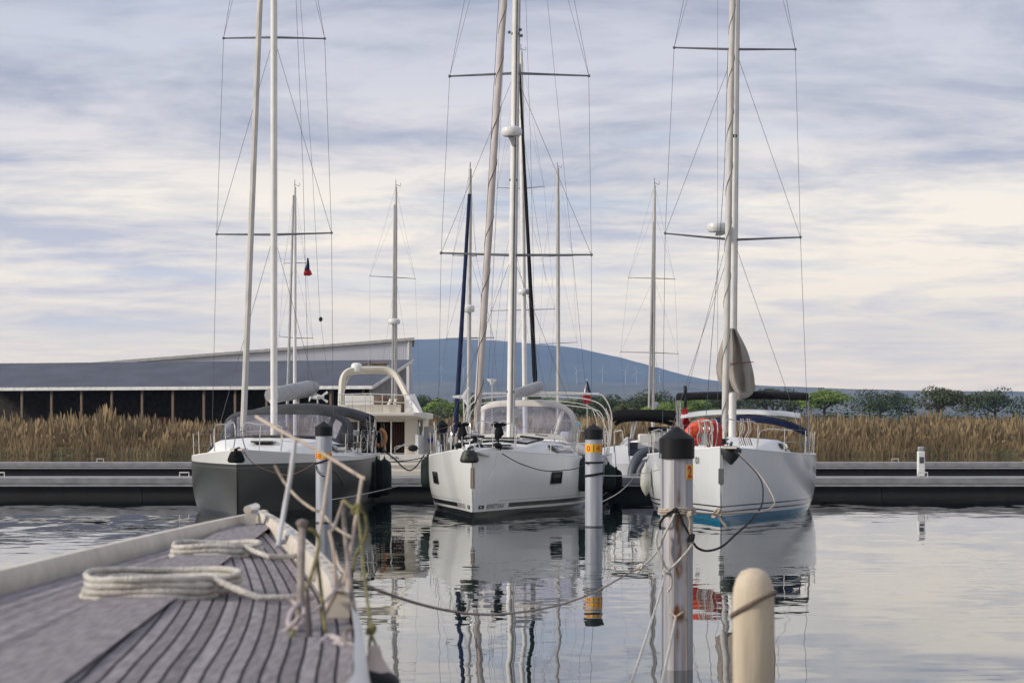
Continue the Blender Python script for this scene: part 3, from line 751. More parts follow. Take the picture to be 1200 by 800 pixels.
# ---------- the central yacht
def central():
    BW = P(554, 608, 51.0); BW.z = 0
    yaw = -R(7.6)
    rt = root('sailing_yacht', BW, yaw, 'large white sailing yacht moored bow-on in the centre, beige furled headsail', 'sailing yacht')
    H = Hull(15.2, 4.75, (1.76, 1.42, 1.40), tm=.58, stern=.93, wl=.25, ebow=.42)
    hm_ = hull_mat('white_hull_dark_stripes', (.77, .78, .79), [(-1, .17, -9, (.012, .013, .014)), (.232, .345, 1.75, (.012, .013, .016)), (.40, .42, 1.2, (.50, .51, .52))])
    build_hull(rt, H, hm_, M['deck'])
    # hull portlights
    for side, y, z, w, h in ((1, 3.95, .93, .62, .30), (-1, 3.7, .93, .62, .30), (1, 7.6, .93, .8, .28), (-1, 7.6, .93, .8, .28)):
        mb = MB(rt); n = 4
        mb.loft([[H.pt(side, y + w * (i / n - .5), z + h * (j / 2 - .5), .022) for j in range(3)] for i in range(n + 1)], False)
        o = mb.build('hull_window', M['portglass'], solid=.01)
        fr = MB(rt)
        c_ = [H.pt(side, y + a * w / 2, z + b * h / 2, .026) for a, b in ((-1, -1), (1, -1), (1, 1), (-1, 1), (-1, -1))]
        fr.tube(c_, .014, 4); fr.build('window_frame', M['blackpaint'], parent=o)
    # decals
    def onhull(side, y0, z0, flip=1):
        return lambda x, z: H.pt(side, y0 + flip * x, z0 + z, .008)
    for side in (1, -1):
        mb = MB(rt); mb.loft([[H.pt(side, y, z, .006) for z in (.235, .28, .325)] for y in ((.22, .32, .42, .50))], False).build('logo_square', M['blackpaint'])
        MB(rt).loft([[H.pt(side, y, z, .010) for z in (.265, .28, .295)] for y in (.29, .34, .38)], False).build('logo_star', M['gelcoat'])
    text_mesh('BENETEAU', .165, onhull(1, .62, .230), 'lettering', M['letter'], rt, 1.15, .12, .0015)
    text_mesh('BENETEAU', .165, onhull(-1, 1.68, .230, -1), 'lettering', M['letter'], rt, 1.15, .12, .0015)
    # stem plate, bow roller, anchor
    MB(rt).box((0, -.035, 1.02), (.11, .03, .52)).build('stem_plate', mat('dull_stem_metal', (.24, .22, .21), .45, .4), bevel=.01)
    MB(rt).box((0, -.055, 1.02), (.035, .02, .42)).build('stem_groove', mat('dull_brass_strip', (.35, .27, .22), .6))
    MB(rt).box((0, -.03, 1.38), (.02, .03, .18)).build('stem_shackle', M['dark_alu'])
    pr = MB(rt); pr.loft([[Vector((-.20, -.45, 1.66)), Vector((.20, -.45, 1.66)), Vector((.20, -.45, 1.72)), Vector((-.20, -.45, 1.72))],
                          [Vector((-.34, .5, 1.46)), Vector((.40, .9, 1.50)), Vector((.42, .9, 1.77)), Vector((-.34, .5, 1.77))]], True, True)
    pr.build('bowsprit', M['gelcoat'], bevel=.02)
    anchor(rt, (-.02, -.42, 1.70), 1.0, mat('dark_galvanised_anchor', (.05, .055, .05), .5, .5, var=.25, vscale=12))
    # deck gear
    coachroof(rt, H, 3.2, 9.6, .66, .42, M['deck'])
    for (x, y, w, l) in ((0, 1.9, .5, .5), (0, 3.9, .95, .55), (0, 5.1, 1.0, .5)):
        t = y / H.L; z = H.sheer(t) + .08 + (.42 * min(1, max(0, (y - 3.2) / 6.4 / .35)) ** .8 * 1.13 if y > 3.2 else 0)
        MB(rt).box((x, y, z), (w, l, .05), 0).build('hatch', M['glassdark'], bevel=.01)
    for s_ in (-1, 1): MB(rt).tube([Vector((s_ * .95, y, H.sheer(y / H.L) + .60)) for y in (5.2, 6.0, 7.0, 8.0)], .022, 6).build('handrail', M['dark_alu'])
    # large dark frames of the forward coachroof windows
    for s_ in (-1, 1):
        MB(rt).tube([(s_ * .2, 4.2, 1.90), (s_ * .85, 4.0, 1.84), (s_ * 1.15, 5.2, 1.95), (s_ * .5, 5.4, 2.02)], .03, 6).build('deck_track', M['black'])
    for s_, y in ((-1, .9), (1, 1.0), (-1, 7.5), (1, 7.5)):
        t = y / H.L; b = Vector((s_ * (H.half(t) - .14), y, H.sheer(t) + .03))
        MB(rt).tube([b + Vector((0, -.16, .06)), b + Vector((0, .16, .06))], .022, 6).box(b + Vector((0, 0, .02)), (.06, .16, .06)).build('cleat', M['steel'])
    MB(rt).lathe((0, 1.15, 1.74), [(.10, 0), (.10, .1), (.06, .13), (.09, .2), (.09, .24), (.01, .25)], 12).build('windlass', M['steel'])
    MB(rt).ball((.06, .75, 1.80), (.11, .14, .07), 8).build('anchor_shackle_cover', M['black'])
    for s_ in (-1, 1): MB(rt).ball((s_ * .48, .95, 1.82), (.14, .12, .08), 8).build('chock_cover', M['black'])
    pulpit(rt, H, 1.7, .66)
    stanchions(rt, H, [1.7, 3.6, 5.6, 7.6, 9.6, 11.6, 13.2], .66)
    pushpit(rt, H)
    # rolled black covers strapped to the pulpit
    for px in (541, 584):
        c = P(px, 505, 51.9)
        W(rt).tube([c + Vector((-.05, 0, -.22)), c + Vector((.03, 0, -.05)), c + Vector((.02, 0, .10)), c + Vector((0, 0, .17))], [.05, .13, .08, .13], 7).ball(c + Vector((-.08, 0, .17)), (.12, .1, .08), 7).ball(c + Vector((.1, 0, .17)), (.13, .07, .05), 7).build('pulpit_cover', M['fenderblack'])
        W(rt).tube([c + Vector((-.02, 0, -.2)), c + Vector((.06, 0, -.48))], .02, 5).build('cover_strap', M['black'])
    # mast and rig
    dm = 57.2
    base = P(597.5, 514, dm); top = P(609, -330, dm)
    lc = P(510, 538, 58.6); rc = P(697, 538, 58.0)
    lc = P(513, 536, 58.4); rc = P(693, 537, 58.4)
    at = mast_rig(rt, base, top, .096, M['white_mast'], [(299, (517, 296.5), (693, 298.5)), (86, (527, 89.5), (690, 89.0))], (lc, rc), wr=.0062, sr=.040)
    W(rt).tube([base + Vector((.085, .06, 0)), top + Vector((.085, .06, 0))], .05, 6).build('mast_track', M['grey_mast'])
    W(rt).tube([P(598, 513, dm - .12), P(606, 30, dm - .12)], .012, 4).build('halyard', M['wire'])
    W(rt).tube([P(600, 496, dm - .16), P(607, -60, dm - .13)], .010, 4).build('halyard', M['blackrope'])
    rd = P(599.5, 155, dm - .42)
    radome(rt, rd, .285)
    W(rt).tube([at(172) + Vector((0, -.05, 0)), rd + Vector((.02, .1, -.2)), rd + Vector((0, 0, -.09))], [.05, .07, .12], 8).build('radar_bracket', M['alu'])
    for py, s_ in ((211, .11), (459, .11), (40, .11)):
        W(rt).lathe(at(py), [(s_, -.03), (s_, .03)], 12).build('mast_band', M['black'])
    for py, off in ((38, -.17), (42, .17), (35, .14)):
        W(rt).ball(at(py) + Vector((off, 0, 0)), .05, 6).build('mast_fitting', M['dark_alu'])
    # furled headsail
    furled(rt, P(558, 506, 51.9), P(611, -318, 57.0), .095, .075, M['furl'], spiral=mat('dark_leech_line', (.10, .07, .06), .8))
    W(rt).tube([P(556, 505, 51.8), P(584.5, 0, 55)], .007, 5).build('jib_sheet', M['redrope'])
    W(rt).lathe(P(557, 514, 51.85), [(.10, -.08), (.13, -.06), (.07, -.03), (.07, .03), (.13, .06), (.10, .08)], 14).build('furler_drum', M['black'])
    W(rt).tube([P(556, 524, 51.7), P(557, 512, 51.85)], .02, 6).build('forestay_fitting', M['steel'])
    # black furled staysail halfway behind the mast and boom cover
    # boom and its folded grey cover pointing aft
    W(rt).tube([P(600, 462, 57.5), P(616, 458, 59.5), P(632, 452, 62.5)], [.11, .16, .15], 10).build('boom_cover', M['lightcanvas'])
    W(rt).tube([P(599, 466, 57.4), P(632, 458, 62.6)], .07, 8).build('boom', M['alu'])
    wire(rt, [P(606, -320, 57.2), P(622, 180, 60), P(628, 455, 62.6)], .005, 'topping_lift')
    wire(rt, [top, P(694, 534, 65.6)], .005, 'backstay'); wire(rt, [top, P(568, 534, 65.8)], .005, 'backstay')
    for a, b in (((591, 300, 57), (575, 460, 57.5)), ((606, 302, 57.3), (648, 500, 61)), ((604, 100, 57.3), (640, 330, 59)), ((597, 310, 57), (584, 520, 56))):
        wire(rt, [P(*a), P(*b)], .004, 'halyard')
    # sprayhood in boat coordinates
    sprayhood(rt, .10, 1.48, 1.22, 8.1, 9.3, 10.5, 1.83, M['beigecanvas'])
    # cockpit: coaming, wheels, helm seats
    for s_ in (-1, 1):
        MB(rt).box((s_ * 1.75, 12.0, 1.62), (.35, 4.4, .34)).build('cockpit_coaming', M['deck'], bevel=.06)
        ring = [Vector((s_ * .95 + .42 * math.cos(a), 13.0, 2.05 + .42 * math.sin(a))) for a in [k * math.pi / 10 for k in range(21)]]
        MB(rt).tube(ring, .018, 6, False).tube([(s_ * .95, 13, 1.63), (s_ * .95, 13, 2.47)], .014).tube([(s_ * .95 - .42, 13, 2.05), (s_ * .95 + .42, 13, 2.05)], .014).build('steering_wheel', M['steel'])
        MB(rt).box((s_ * .95, 12.8, 1.75), (.28, .3, .75)).build('helm_pedestal', M['deck'], bevel=.04)
    MB(rt).box((0, 11.6, 1.75), (.35, 1.3, .6)).build('cockpit_table', M['beigecanvas'], bevel=.03)
    # bare tube frame of the bimini and stern arch
    def tubeframe(pts, d, r=.017, name='frame_tube'):
        W(rt).tube(spline([P(a, b, d) for a, b in pts], 4), r, 6).build(name, M['steel'])
    tubeframe([(552, 530), (546, 500), (552, 474), (575, 465), (640, 464), (690, 468), (709, 480), (714, 505), (711, 532)], 63.2)
    tubeframe([(556, 528), (549, 498), (556, 478), (580, 470), (640, 469), (685, 474), (702, 486), (711, 505), (712, 532)], 62.6, .014)
    tubeframe([(565, 530), (556, 505), (560, 480), (585, 475), (640, 473), (690, 478), (704, 484), (708, 500), (704, 532)], 64.2, .014)
    tubeframe([(548, 532), (543, 500), (551, 468), (568, 461), (635, 459.5), (695, 461), (709, 467), (717, 490), (713, 533)], 65.0, .020)
    W(rt).tube([P(567, 461, 65.0), P(702, 461.5, 65.0)], .035, 6).build('arch_crossbar', M['alu'])
    for px in (690, 706):
        tubeframe([(px + 4, 478), (px + 10, 500), (px + 4, 532)], 64.4, .014)
    # small wind generator and tv antenna on the stern
    W(rt).tube([P(545, 530, 64.5), P(543, 468, 64.5)], .02, 6).build('generator_pole', M['steel'])
    g = P(543, 465, 64.3)
    wg = W(rt).tube([g + Vector((0, -.12, 0)), g + Vector((0, .3, 0))], [.06, .09], 8).build('wind_generator', M['gelcoat'])
    for k in range(3):
        a = .55 + k * 2.094; u = Vector((math.sin(a), 0, math.cos(a)))
        W(rt).tube([g + Vector((0, -.1, 0)), g + u * .1 + Vector((0, -.1, 0)), g + u * .34 + Vector((0, -.1, 0))], [.03, .06, .03], 4, sq=.3).build('blade', M['gelcoat'], parent=wg)
    W(rt).tube([P(576.5, 530, 64.5), P(576.5, 452, 64.5)], .015, 6).build('antenna_pole', M['steel'])
    W(rt).lathe(P(576.5, 451, 64.5), [(.04, 0), (.07, .08), (.16, .16), (.17, .19), (.01, .20)], 12).build('tv_antenna', M['deck'])
    # flag staff, cyan bucket on the rail
    W(rt).tube([P(688, 530, 65.7), P(688, 444, 65.7)], .014, 6).build('flag_staff', M['steel'])
    W(rt).ball(P(677, 498, 65.3), (.11, .1, .14), 10).build('danbuoy_light', M['cyan'])
    # anchor snubber line on the bow
    W(rt).tube(spline([P(561, 540, 50.9), P(563, 556, 50.8), P(569, 565, 50.85), P(575, 560, 51.0), P(580, 545, 51.2), P(582, 530, 51.5)], 5), .006, 5).build('snubber_line', M['whiterope'])
    return rt, H
CEN, CENH = central()

# ---------- flags
def flag(loc_px, w, h, d, label, tilt=0, tri=True, staff=None):
    c = P(*loc_px, d); f = root('flag', c, 0, label, 'flag')
    cols = [M['fr_blue'], M['fr_white'], M['fr_red']]
    names = ['blue_band', 'white_band', 'red_band']
    for k in range(3):
        mb = MB(f); rings = []
        for i in range(9):
            z = -h * i / 8
            q0 = -w * (.5 * (i / 8) + .12); q1 = w * (.5 * (i / 8) + .12)
            x0 = q0 + (q1 - q0) * k / 3; x1 = q0 + (q1 - q0) * (k + 1) / 3
            # the cloth hangs limp: bands slant down
            rings.append([Vector((x + tilt * i / 8, .05 * math.sin(i * 1.1 + x * 22), z - (x / w) * h * .2)) for x in (x0, (x0 + x1) / 2, x1)])
        mb.loft(rings, False).build(names[k], cols[k], solid=.008)
    return f
def limpflag(pxy, w, h, d, label, parts):
    """parts: (material, name, polygon rows) as limp cloth: each row (z, x0, x1) in fractions"""
    c = P(*pxy, d); f = root('flag', c, 0, label, 'flag')
    for m, nm, rows in parts:
        rings = [[Vector((w * (x0 + (x1 - x0) * j / 4), .045 * math.sin(5 * z + j * 2.1) + .03 * j, -h * z)) for j in range(5)] for z, x0, x1 in rows]
        MB(f).loft(rings, False).build(nm, m, solid=.008)
    return f
limpflag((688, 446), .46, .72, 65.5, 'limp tricolour on the staff at the central yacht\'s stern', [
    (M['fr_blue'], 'blue_band', [(0, -.04, .04), (.2, -.02, .14), (.45, .05, .24), (.62, .16, .27)]),
    (M['fr_white'], 'white_band', [(.1, -.07, -.02), (.25, -.12, -.02), (.45, -.20, .05), (.64, -.22, .16)]),
    (M['fr_red'], 'red_band', [(.58, -.24, .16), (.66, -.32, .26), (.85, -.28, .27), (1.0, -.2, .2)])])
limpflag((360.5, 302), .25, .52, 60.0, 'small limp tricolour on a halyard at upper left', [
    (M['fr_blue'], 'blue_band', [(0, -.05, .05), (.3, -.15, .15), (.6, -.25, .2), (.68, -.3, .2)]),
    (M['fr_white'], 'white_band', [(.5, -.33, -.25), (.68, -.38, -.3), (.8, -.3, .0)]),
    (M['fr_red'], 'red_band', [(.66, -.36, .26), (.8, -.42, .4), (.92, -.44, .48), (1.0, -.40, .1)])])
limpflag((802.5, 478), .34, .62, 59.0, 'red flag rolled round the black pole above the mooring post', [
    (M['fr_red'], 'cloth', [(0, -.2, .2), (.25, -.3, .3), (.4, -.15, .25), (.6, -.25, .4), (.85, -.1, .5), (1, .1, .4)])])

# ---------- fenders
def fender(loc, r, h, m, label, rope_to=None, group='fenders hung along the boats'):
    f = root('fender', loc, 0, label, 'fender', group)
    prof = [(.012, -h / 2 - .02), (r * .3, -h / 2 + .03), (r * .72, -h / 2 + r * .9), (r * .97, -h * .18), (r, -h * .02), (r * .93, h * .16), (r * .68, h / 2 - r * .8), (r * .3, h / 2 - .03), (.03, h / 2 + .02), (.028, h / 2 + .07)] if m == M['fenderwhite'] else [(.015, -h / 2), (r * .5, -h / 2 + .02), (r * .86, -h / 2 + r * .5), (r, -h / 2 + r), (r * 1.02, 0), (r, h / 2 - r), (r * .85, h / 2 - r * .45), (r * .4, h / 2 - .03), (.035, h / 2), (.03, h / 2 + .06)]
    MB(f).lathe((0, 0, 0), prof, 18).build('body', m)
    if rope_to: W(f).tube([Vector(loc) + Vector((0, 0, h / 2 + .04)), rope_to], .01, 5).build('lanyard', M['blackrope'])
    return f
fender(P(501.5, 554, 57.4), .20, .92, M['fendergreen'], 'big dark green fender left of the central yacht\'s bow', P(504, 528, 57.6))
fender(P(684, 556, 56.5), .24, .92, M['fendergreen'], 'dark green fender just left of the post with the yellow 0 and 4 band', P(680, 532, 56.8))
fender(P(713, 560, 61.5), .22, .85, M['fendergreen'], 'dark green fender close right of the post with the yellow band', P(709, 533, 62))
fender(P(722, 565, 63.5), .19, .85, M['fenderblack'], 'black fender, right one of the pair beside the yellow-banded post', P(720, 520, 64))
fender(P(757, 562, 55.0), .155, .82, M['fenderwhite'], 'long off-white fender at the right yacht\'s left side', P(760, 535, 55.3))
fender(P(431, 560, 61.0), .24, 1.15, M['fenderblack'], 'leftmost black fender on the dark-hulled yacht, behind the rope end', P(432, 533, 61))
fender(P(441, 560, 62.5), .23, 1.2, M['fenderblack'], 'middle black fender on the dark-hulled yacht', P(442, 533, 62.5))
fender(P(450.5, 559, 64.0), .22, 1.15, M['fendergreen'], 'rightmost dark green fender on the dark-hulled yacht', P(451, 533, 64))

# ---------- left yacht with the dark hull
def leftyacht():
    BW = Vector((-6.75, 50.4, 0)); yaw = -R(1.5)
    rt = root('sailing_yacht', BW, yaw, 'dark grey-hulled sailing yacht at the left with grey canvas sprayhood and bimini', 'sailing yacht')
    H = Hull(14.6, 4.7, (1.72, 1.44, 1.42), tm=.55, stern=.93, wl=.22, ebow=.42)
    hm_ = hull_mat('dark_grey_hull', (.04, .043, .042), [(-1, .14, -9, (.01, .01, .01)), (1.27, 1.29, -9, (.10, .11, .11)), (1.37, 3, -9, (.6, .6, .6))], .3, False, 0.0, 1.33)
    build_hull(rt, H, hm_, M['deck'])
    coachroof(rt, H, 3.0, 9.4, .80, .46, M['deck'])
    stanchions(rt, H, [1.6, 3.4, 5.4, 7.4, 9.4, 11.4, 12.8], .62); pulpit(rt, H, 1.6); pushpit(rt, H)
    anchor(rt, (0, -.25, 1.68), .9)
    MB(rt).box((0, .2, 1.74), (.3, .9, .05)).build('bow_roller', M['steel'])
    for (x, y, w, l) in ((0, 4.3, .6, .6), (.0, 5.4, .9, .45), (.75, 7.2, .35, .3), (-.75, 7.2, .35, .3)):
        z = H.sheer(y / H.L) + .50 * min(1, max(0, (y - 3.0) / 6.4 / .35)) ** .8 + .06
        MB(rt).box((x, y, z), (w, l, .05)).build('hatch', M['glassdark'], bevel=.01)
    dm = 56.0
    base = P(321, 512, dm); top = P(321, -300, dm)
    at = mast_rig(rt, base, top, .095, M['white_mast'], [(275, (254, 274.5), (388.5, 273)), (44, (262, 45), (380.5, 45.5))], (P(248, 534, 57.5), P(391, 534, 57.5)), wr=.0065, sr=.034)
    W(rt).tube([P(285, 505, 51.0), P(316, -290, 55.8)], [.08, .07], 8).build('furled_sail', M['furlcream'])
    wire(rt, [P(340, -280, dm), P(347, 0, 58), P(355, 200, 60), P(363, 520, 64)], .006, 'backstay')
    wire(rt, [P(345, -280, dm), P(352, 0, 58), P(366, 200, 59), P(375, 371, 60)], .005, 'flag_halyard')
    W(rt).ball(P(375.8, 374, 60), (.06, .06, .075), 8).build('halyard_ball', M['black'])
    wire(rt, [P(375.8, 376, 60), P(384, 440, 61)], .004, 'flag_halyard')
    # sail pack on the boom
    W(rt).tube([P(318, 463, 56.3), P(340, 459.5, 58.2), P(360, 455, 60.2), P(368, 453.5, 61)], [.20, .24, .23, .17], 12).build('boom_cover', M['lightcanvas'])
    W(rt).tube([P(318, 470, 56.3), P(369, 461, 61.2)], .07, 8).build('boom', M['alu'])
    sprayhood(rt, .0, 1.80, .98, 7.2, 8.5, 10.2, 1.80, M['greycanvas'], 2)
    MB(rt).slab((-1.3, 7.4, 1.94), (1.3, 7.4, 1.94), (1.3, 8.4, 1.95), (-1.3, 8.4, 1.95), .02).build('companion_hood', M['deck'])
    canopy(rt, .15, 2.0, .34, 10.4, 13.2, 2.98, M['greycanvas'], .16, legs=1.5)
    g = P(372, 465, 64.5)
    W(rt).tube([g, P(372, 530, 64.5)], .022, 6).build('generator_pole', M['steel'])
    wg = W(rt).tube([g + Vector((-.22, 0, 0)), g + Vector((0, 0, 0)), g + Vector((.2, .1, 0))], [.05, .09, .03], 8).build('wind_generator', M['gelcoat'])
    for dx, dz in ((.28, .12), (.28, -.12)): W(rt).slab(g + Vector((.12, 0, 0)), g + Vector((.34, 0, dz)), g + Vector((.30, 0, dz * 1.6)), g + Vector((.1, 0, dz * .3)), .02).build('tail_fin', M['gelcoat'], parent=wg)
    for dx, dz in ((-.3, .2), (-.26, -.14), (-.16, .02)): W(rt).tube([g + Vector((-.2, -.05, 0)), g + Vector((dx, -.05, dz))], [.04, .02], 4).build('blade', M['gelcoat'], parent=wg)
    # winches, bundles of stowed gear and coloured lines aft
    rnd = random.Random(4)
    for k in range(4):
        c = P(396 + k * 8, 526, 60 + k * .5); W(rt).lathe(c, [(.09, -.12), (.10, -.05), (.07, .02), (.09, .08), (.02, .1)], 12).build('winch', M['steel'])
    for k in range(16):
        px = 418 + rnd.uniform(0, 32); c = P(px, 512 + rnd.uniform(-6, 8), 63 + rnd.uniform(-1, 1.2))
        m = rnd.choice([M['creamrope'], M['blackrope'], M['whiterope'], M['greycanvas'], M['oliverope']])
        pts = [c + Vector((.09 * math.cos(a) * rnd.uniform(.7, 1.2), .05 * math.sin(a), .22 * math.sin(a))) for a in [j * .7 for j in range(10)]]
        W(rt).tube(spline(pts, 3), .018, 5, False).build('coiled_rope', m)
    W(rt).tube([P(445, 512, 63.4) + Vector((0, 0, .25 * math.cos(a) - .02)) + Vector((.18 * math.sin(a), 0, 0)) for a in [j * math.pi / 12 for j in range(19)]], .06, 10).build('lifebuoy', mat('faded_orange_lifebuoy', (.5, .25, .10), .7))
    W(rt).box(P(425, 507, 64), (.55, .3, .18)).build('liferaft_case', M['deck'], bevel=.05)
    for k in range(3): W(rt).box(P(398 + 11 * k, 521.5, 59 + k * .6), (.22, .05, .12)).build('portlight', M['glassdark'], bevel=.01)
    return rt
leftyacht()

# ---------- right yacht
def rightyacht():
    BW = P(845, 611, 49.7); BW.z = 0; yaw = -R(8.0)
    rt = root('sailing_yacht', BW, yaw, 'white sailing yacht with a blue waterline stripe at the right', 'sailing yacht')
    H = Hull(14.4, 4.7, (1.80, 1.5, 1.45), tm=.56, stern=.92, wl=.22, ebow=.42)
    hm_ = hull_mat('white_hull_blue_bootstripe', (.66, .68, .70), [(-1, -.02, -9, (.02, .02, .03)), (-.02, .135, -9, (.01, .14, .26)), (.21, .25, -9, (.015, .02, .035)), (.34, .375, -9, (.015, .02, .035))])
    build_hull(rt, H, hm_, M['deck'])
    text_mesh('01', .24, lambda x, z: H.pt(-1, 1.22 - x, 1.38 + z, .012), 'lettering', M['blackpaint'], rt, 1.0, .15, .0)
    MB(rt).box((0, -.03, 1.1), (.13, .04, .38)).build('stem_plate', mat('dark_stem_metal', (.13, .14, .15), .45, .3), bevel=.01)
    MB(rt).tube([(0, -.03, 1.3), (0, -.05, 1.78)], .012, 5).build('stem_strap', M['wire'])
    anchor(rt, P(858, 524, 49.4) - BW + Vector((0, .3, 0)), 1.0, mat('dark_anchor', (.05, .06, .065), .5, .4), True)
    MB(rt).box((.22, -.05, 1.80), (.34, .9, .07)).build('bow_roller', M['steel'], bevel=.01)
    coachroof(rt, H, 3.4, 9.4, .68, .42, M['deck'])
    stanchions(rt, H, [1.6, 3.2, 5.2, 7.2, 9.2, 11.2, 12.8], .64); pulpit(rt, H, 1.6); pushpit(rt, H)
    dm = 56.0
    base = P(857.5, 517, dm); top = P(865, -320, dm)
    at = mast_rig(rt, base, top, .092, M['white_mast'], [(281, (779.5, 273.5), (938, 278)), (58, (790, 56), (932, 58))], (P(776, 534, 57.6), P(948, 534, 57.6)), wr=.0065, sr=.036)
    W(rt).tube([base + Vector((.08, .06, 0)), top + Vector((.08, .06, 0))], .045, 6).build('mast_track', M['grey_mast'])
    furled(rt, P(849, 516, 50.6), P(864, -300, 55.7), .085, .075, M['furlcream'], spiral=mat('grey_leech_line', (.2, .2, .2), .8))
    W(rt).lathe(P(849, 517, 50.6), [(.09, -.07), (.12, -.05), (.06, -.02), (.06, .02), (.12, .05), (.09, .07)], 14).build('furler_drum', M['black'])
    rd = P(840, 267, dm - .2)
    radome(rt, rd, .27)
    W(rt).tube([at(270), rd + Vector((.1, 0, -.13)), rd + Vector((0, 0, -.09))], [.05, .08, .14], 8).build('radar_bracket', M['alu'])
    W(rt).tube([at(160), at(160) + Vector((0, -.12, 0))], .06, 8).build('mast_fitting', M['black'])
    wire(rt, [P(853, 60, dm), P(849, 200, 55.5), P(842, 300, 55.2), P(834, 400, 55), P(826, 506, 54.6)], .008, 'halyard', M['bluerope'])
    wire(rt, [P(841, -40, dm), P(841, 470, 55)], .005, 'halyard')
    wire(rt, [P(848, 297, dm), P(791, 512, 58)], .006, 'shroud')
    # the loose greige sail hanging half-lowered at the foot of the mast
    mb = W(rt); rings = []
    rnd = random.Random(8)
    rows = [(384, 853, 862), (394, 848, 867), (408, 843, 875), (424, 839, 880), (440, 839, 884), (452, 845, 885), (460, 853, 884)]
    for py, a, b in rows:
        rings.append([P(a + (b - a) * j / 12, py + 1.2 * math.sin(j * 1.9), 54.6 + .18 * math.sin(j * 1.55 + py * .02) - .35 * math.sin(math.pi * j / 12)) for j in range(13)])
    mb.loft(rings, False)
    o = mb.build('lowered_sail', M['greige'], solid=.02)
    m_ = o.modifiers.new('sub', 'SUBSURF'); m_.levels = 2; m_.render_levels = 2
    W(rt).tube([P(846, 425, 54.2), P(858, 426, 54.1), P(883, 424, 54.3)], .012, 5).build('sail_tie', M['redrope'])
    # boom with its cover leads aft
    W(rt).tube([P(860, 462, 56.4), P(874, 457, 60), P(880, 453, 62)], [.18, .22, .15], 10).build('boom_cover', M['greige'])
    # navy sprayhood, white hardtop edge, black bimini
    canopy(rt, .35, 1.75, .42, 8.4, 10.2, 2.62, M['navyfurl'], .10, 'sprayhood', legs=1.6)
    canopy(rt, .2, 1.7, .12, 9.0, 10.6, 2.78, M['deck'], .05, 'hardtop', legs=1.6)
    canopy(rt, .2, 1.95, .05, 11.0, 13.4, 3.34, M['blackfurl'], .12, legs=1.5)
    # frame with black masthead pole left of it
    W(rt).tube([P(803, 530, 60), P(803, 452, 60)], [.03, .05], 6).tube([P(799, 464, 60), P(807, 462, 60)], .04, 6).build('instrument_pole', M['black'])
    # red-orange horseshoe and red bag on the pulpit
    c = P(820, 508, 51.6)
    ob = W(rt).tube(spline([P(803, 520, 51.9), P(806, 513, 51.7), P(814, 504, 51.6), P(823, 498, 51.7), P(830, 496, 51.9)], 4), [.15, .17, .18, .18, .18, .18, .19, .19, .19, .19, .18, .18, .17, .16, .15, .14, .12][:17], 12).build('rolled_orange_bag', M['orange'])
    W(rt).tube(spline([P(834, 494, 52.2), P(838, 505, 52.1), P(838, 516, 52.1), P(836, 522, 52.2)], 4), [.08, .13, .18, .22, .25, .28, .29, .29, .28, .27, .25, .22, .18][:13], 10).build('red_sail_bag', M['red'])
    W(rt).tube(spline([P(808, 523, 51.5), P(814, 516, 51.5), P(820, 519, 51.5)], 4), .11, 8).build('red_sail_bag', M['red'])
    W(rt).tube(spline([P(834, 524, 51.0), P(834, 497, 51.0), P(830, 493, 51.0), P(822, 494, 51.1)], 4), .028, 6).build('white_gate_frame', M['gelcoat'])
    for k in range(8):
        px = 818 + k * 2.3; W(rt).tube(spline([P(px, 492 + k % 3 * 3, 50.9), P(px + 2, 503, 50.8), P(px - 1, 512, 50.9), P(px + 1, 522, 51.0)], 3), .014, 5).build('tied_rope', M[['whiterope', 'creamrope', 'steel'][k % 3]])
    for k in range(6):
        px = 868 + k * 2.5; W(rt).tube(spline([P(px, 490, 52), P(px + 2, 503, 52), P(px - 2, 512, 52), P(px + 1, 522, 52)], 3), .014, 5).build('tied_rope', M[['whiterope', 'creamrope', 'redrope'][k % 3]])
    W(rt).box(P(824, 514, 51.7), (.2, .2, .3)).build('white_box', M['deck'], bevel=.03)
    W(rt).tube([P(807, 549, 51.5), P(810, 596, 51.0)], .006, 4).build('hanging_line', M['blackrope'])
    return rt
rightyacht()

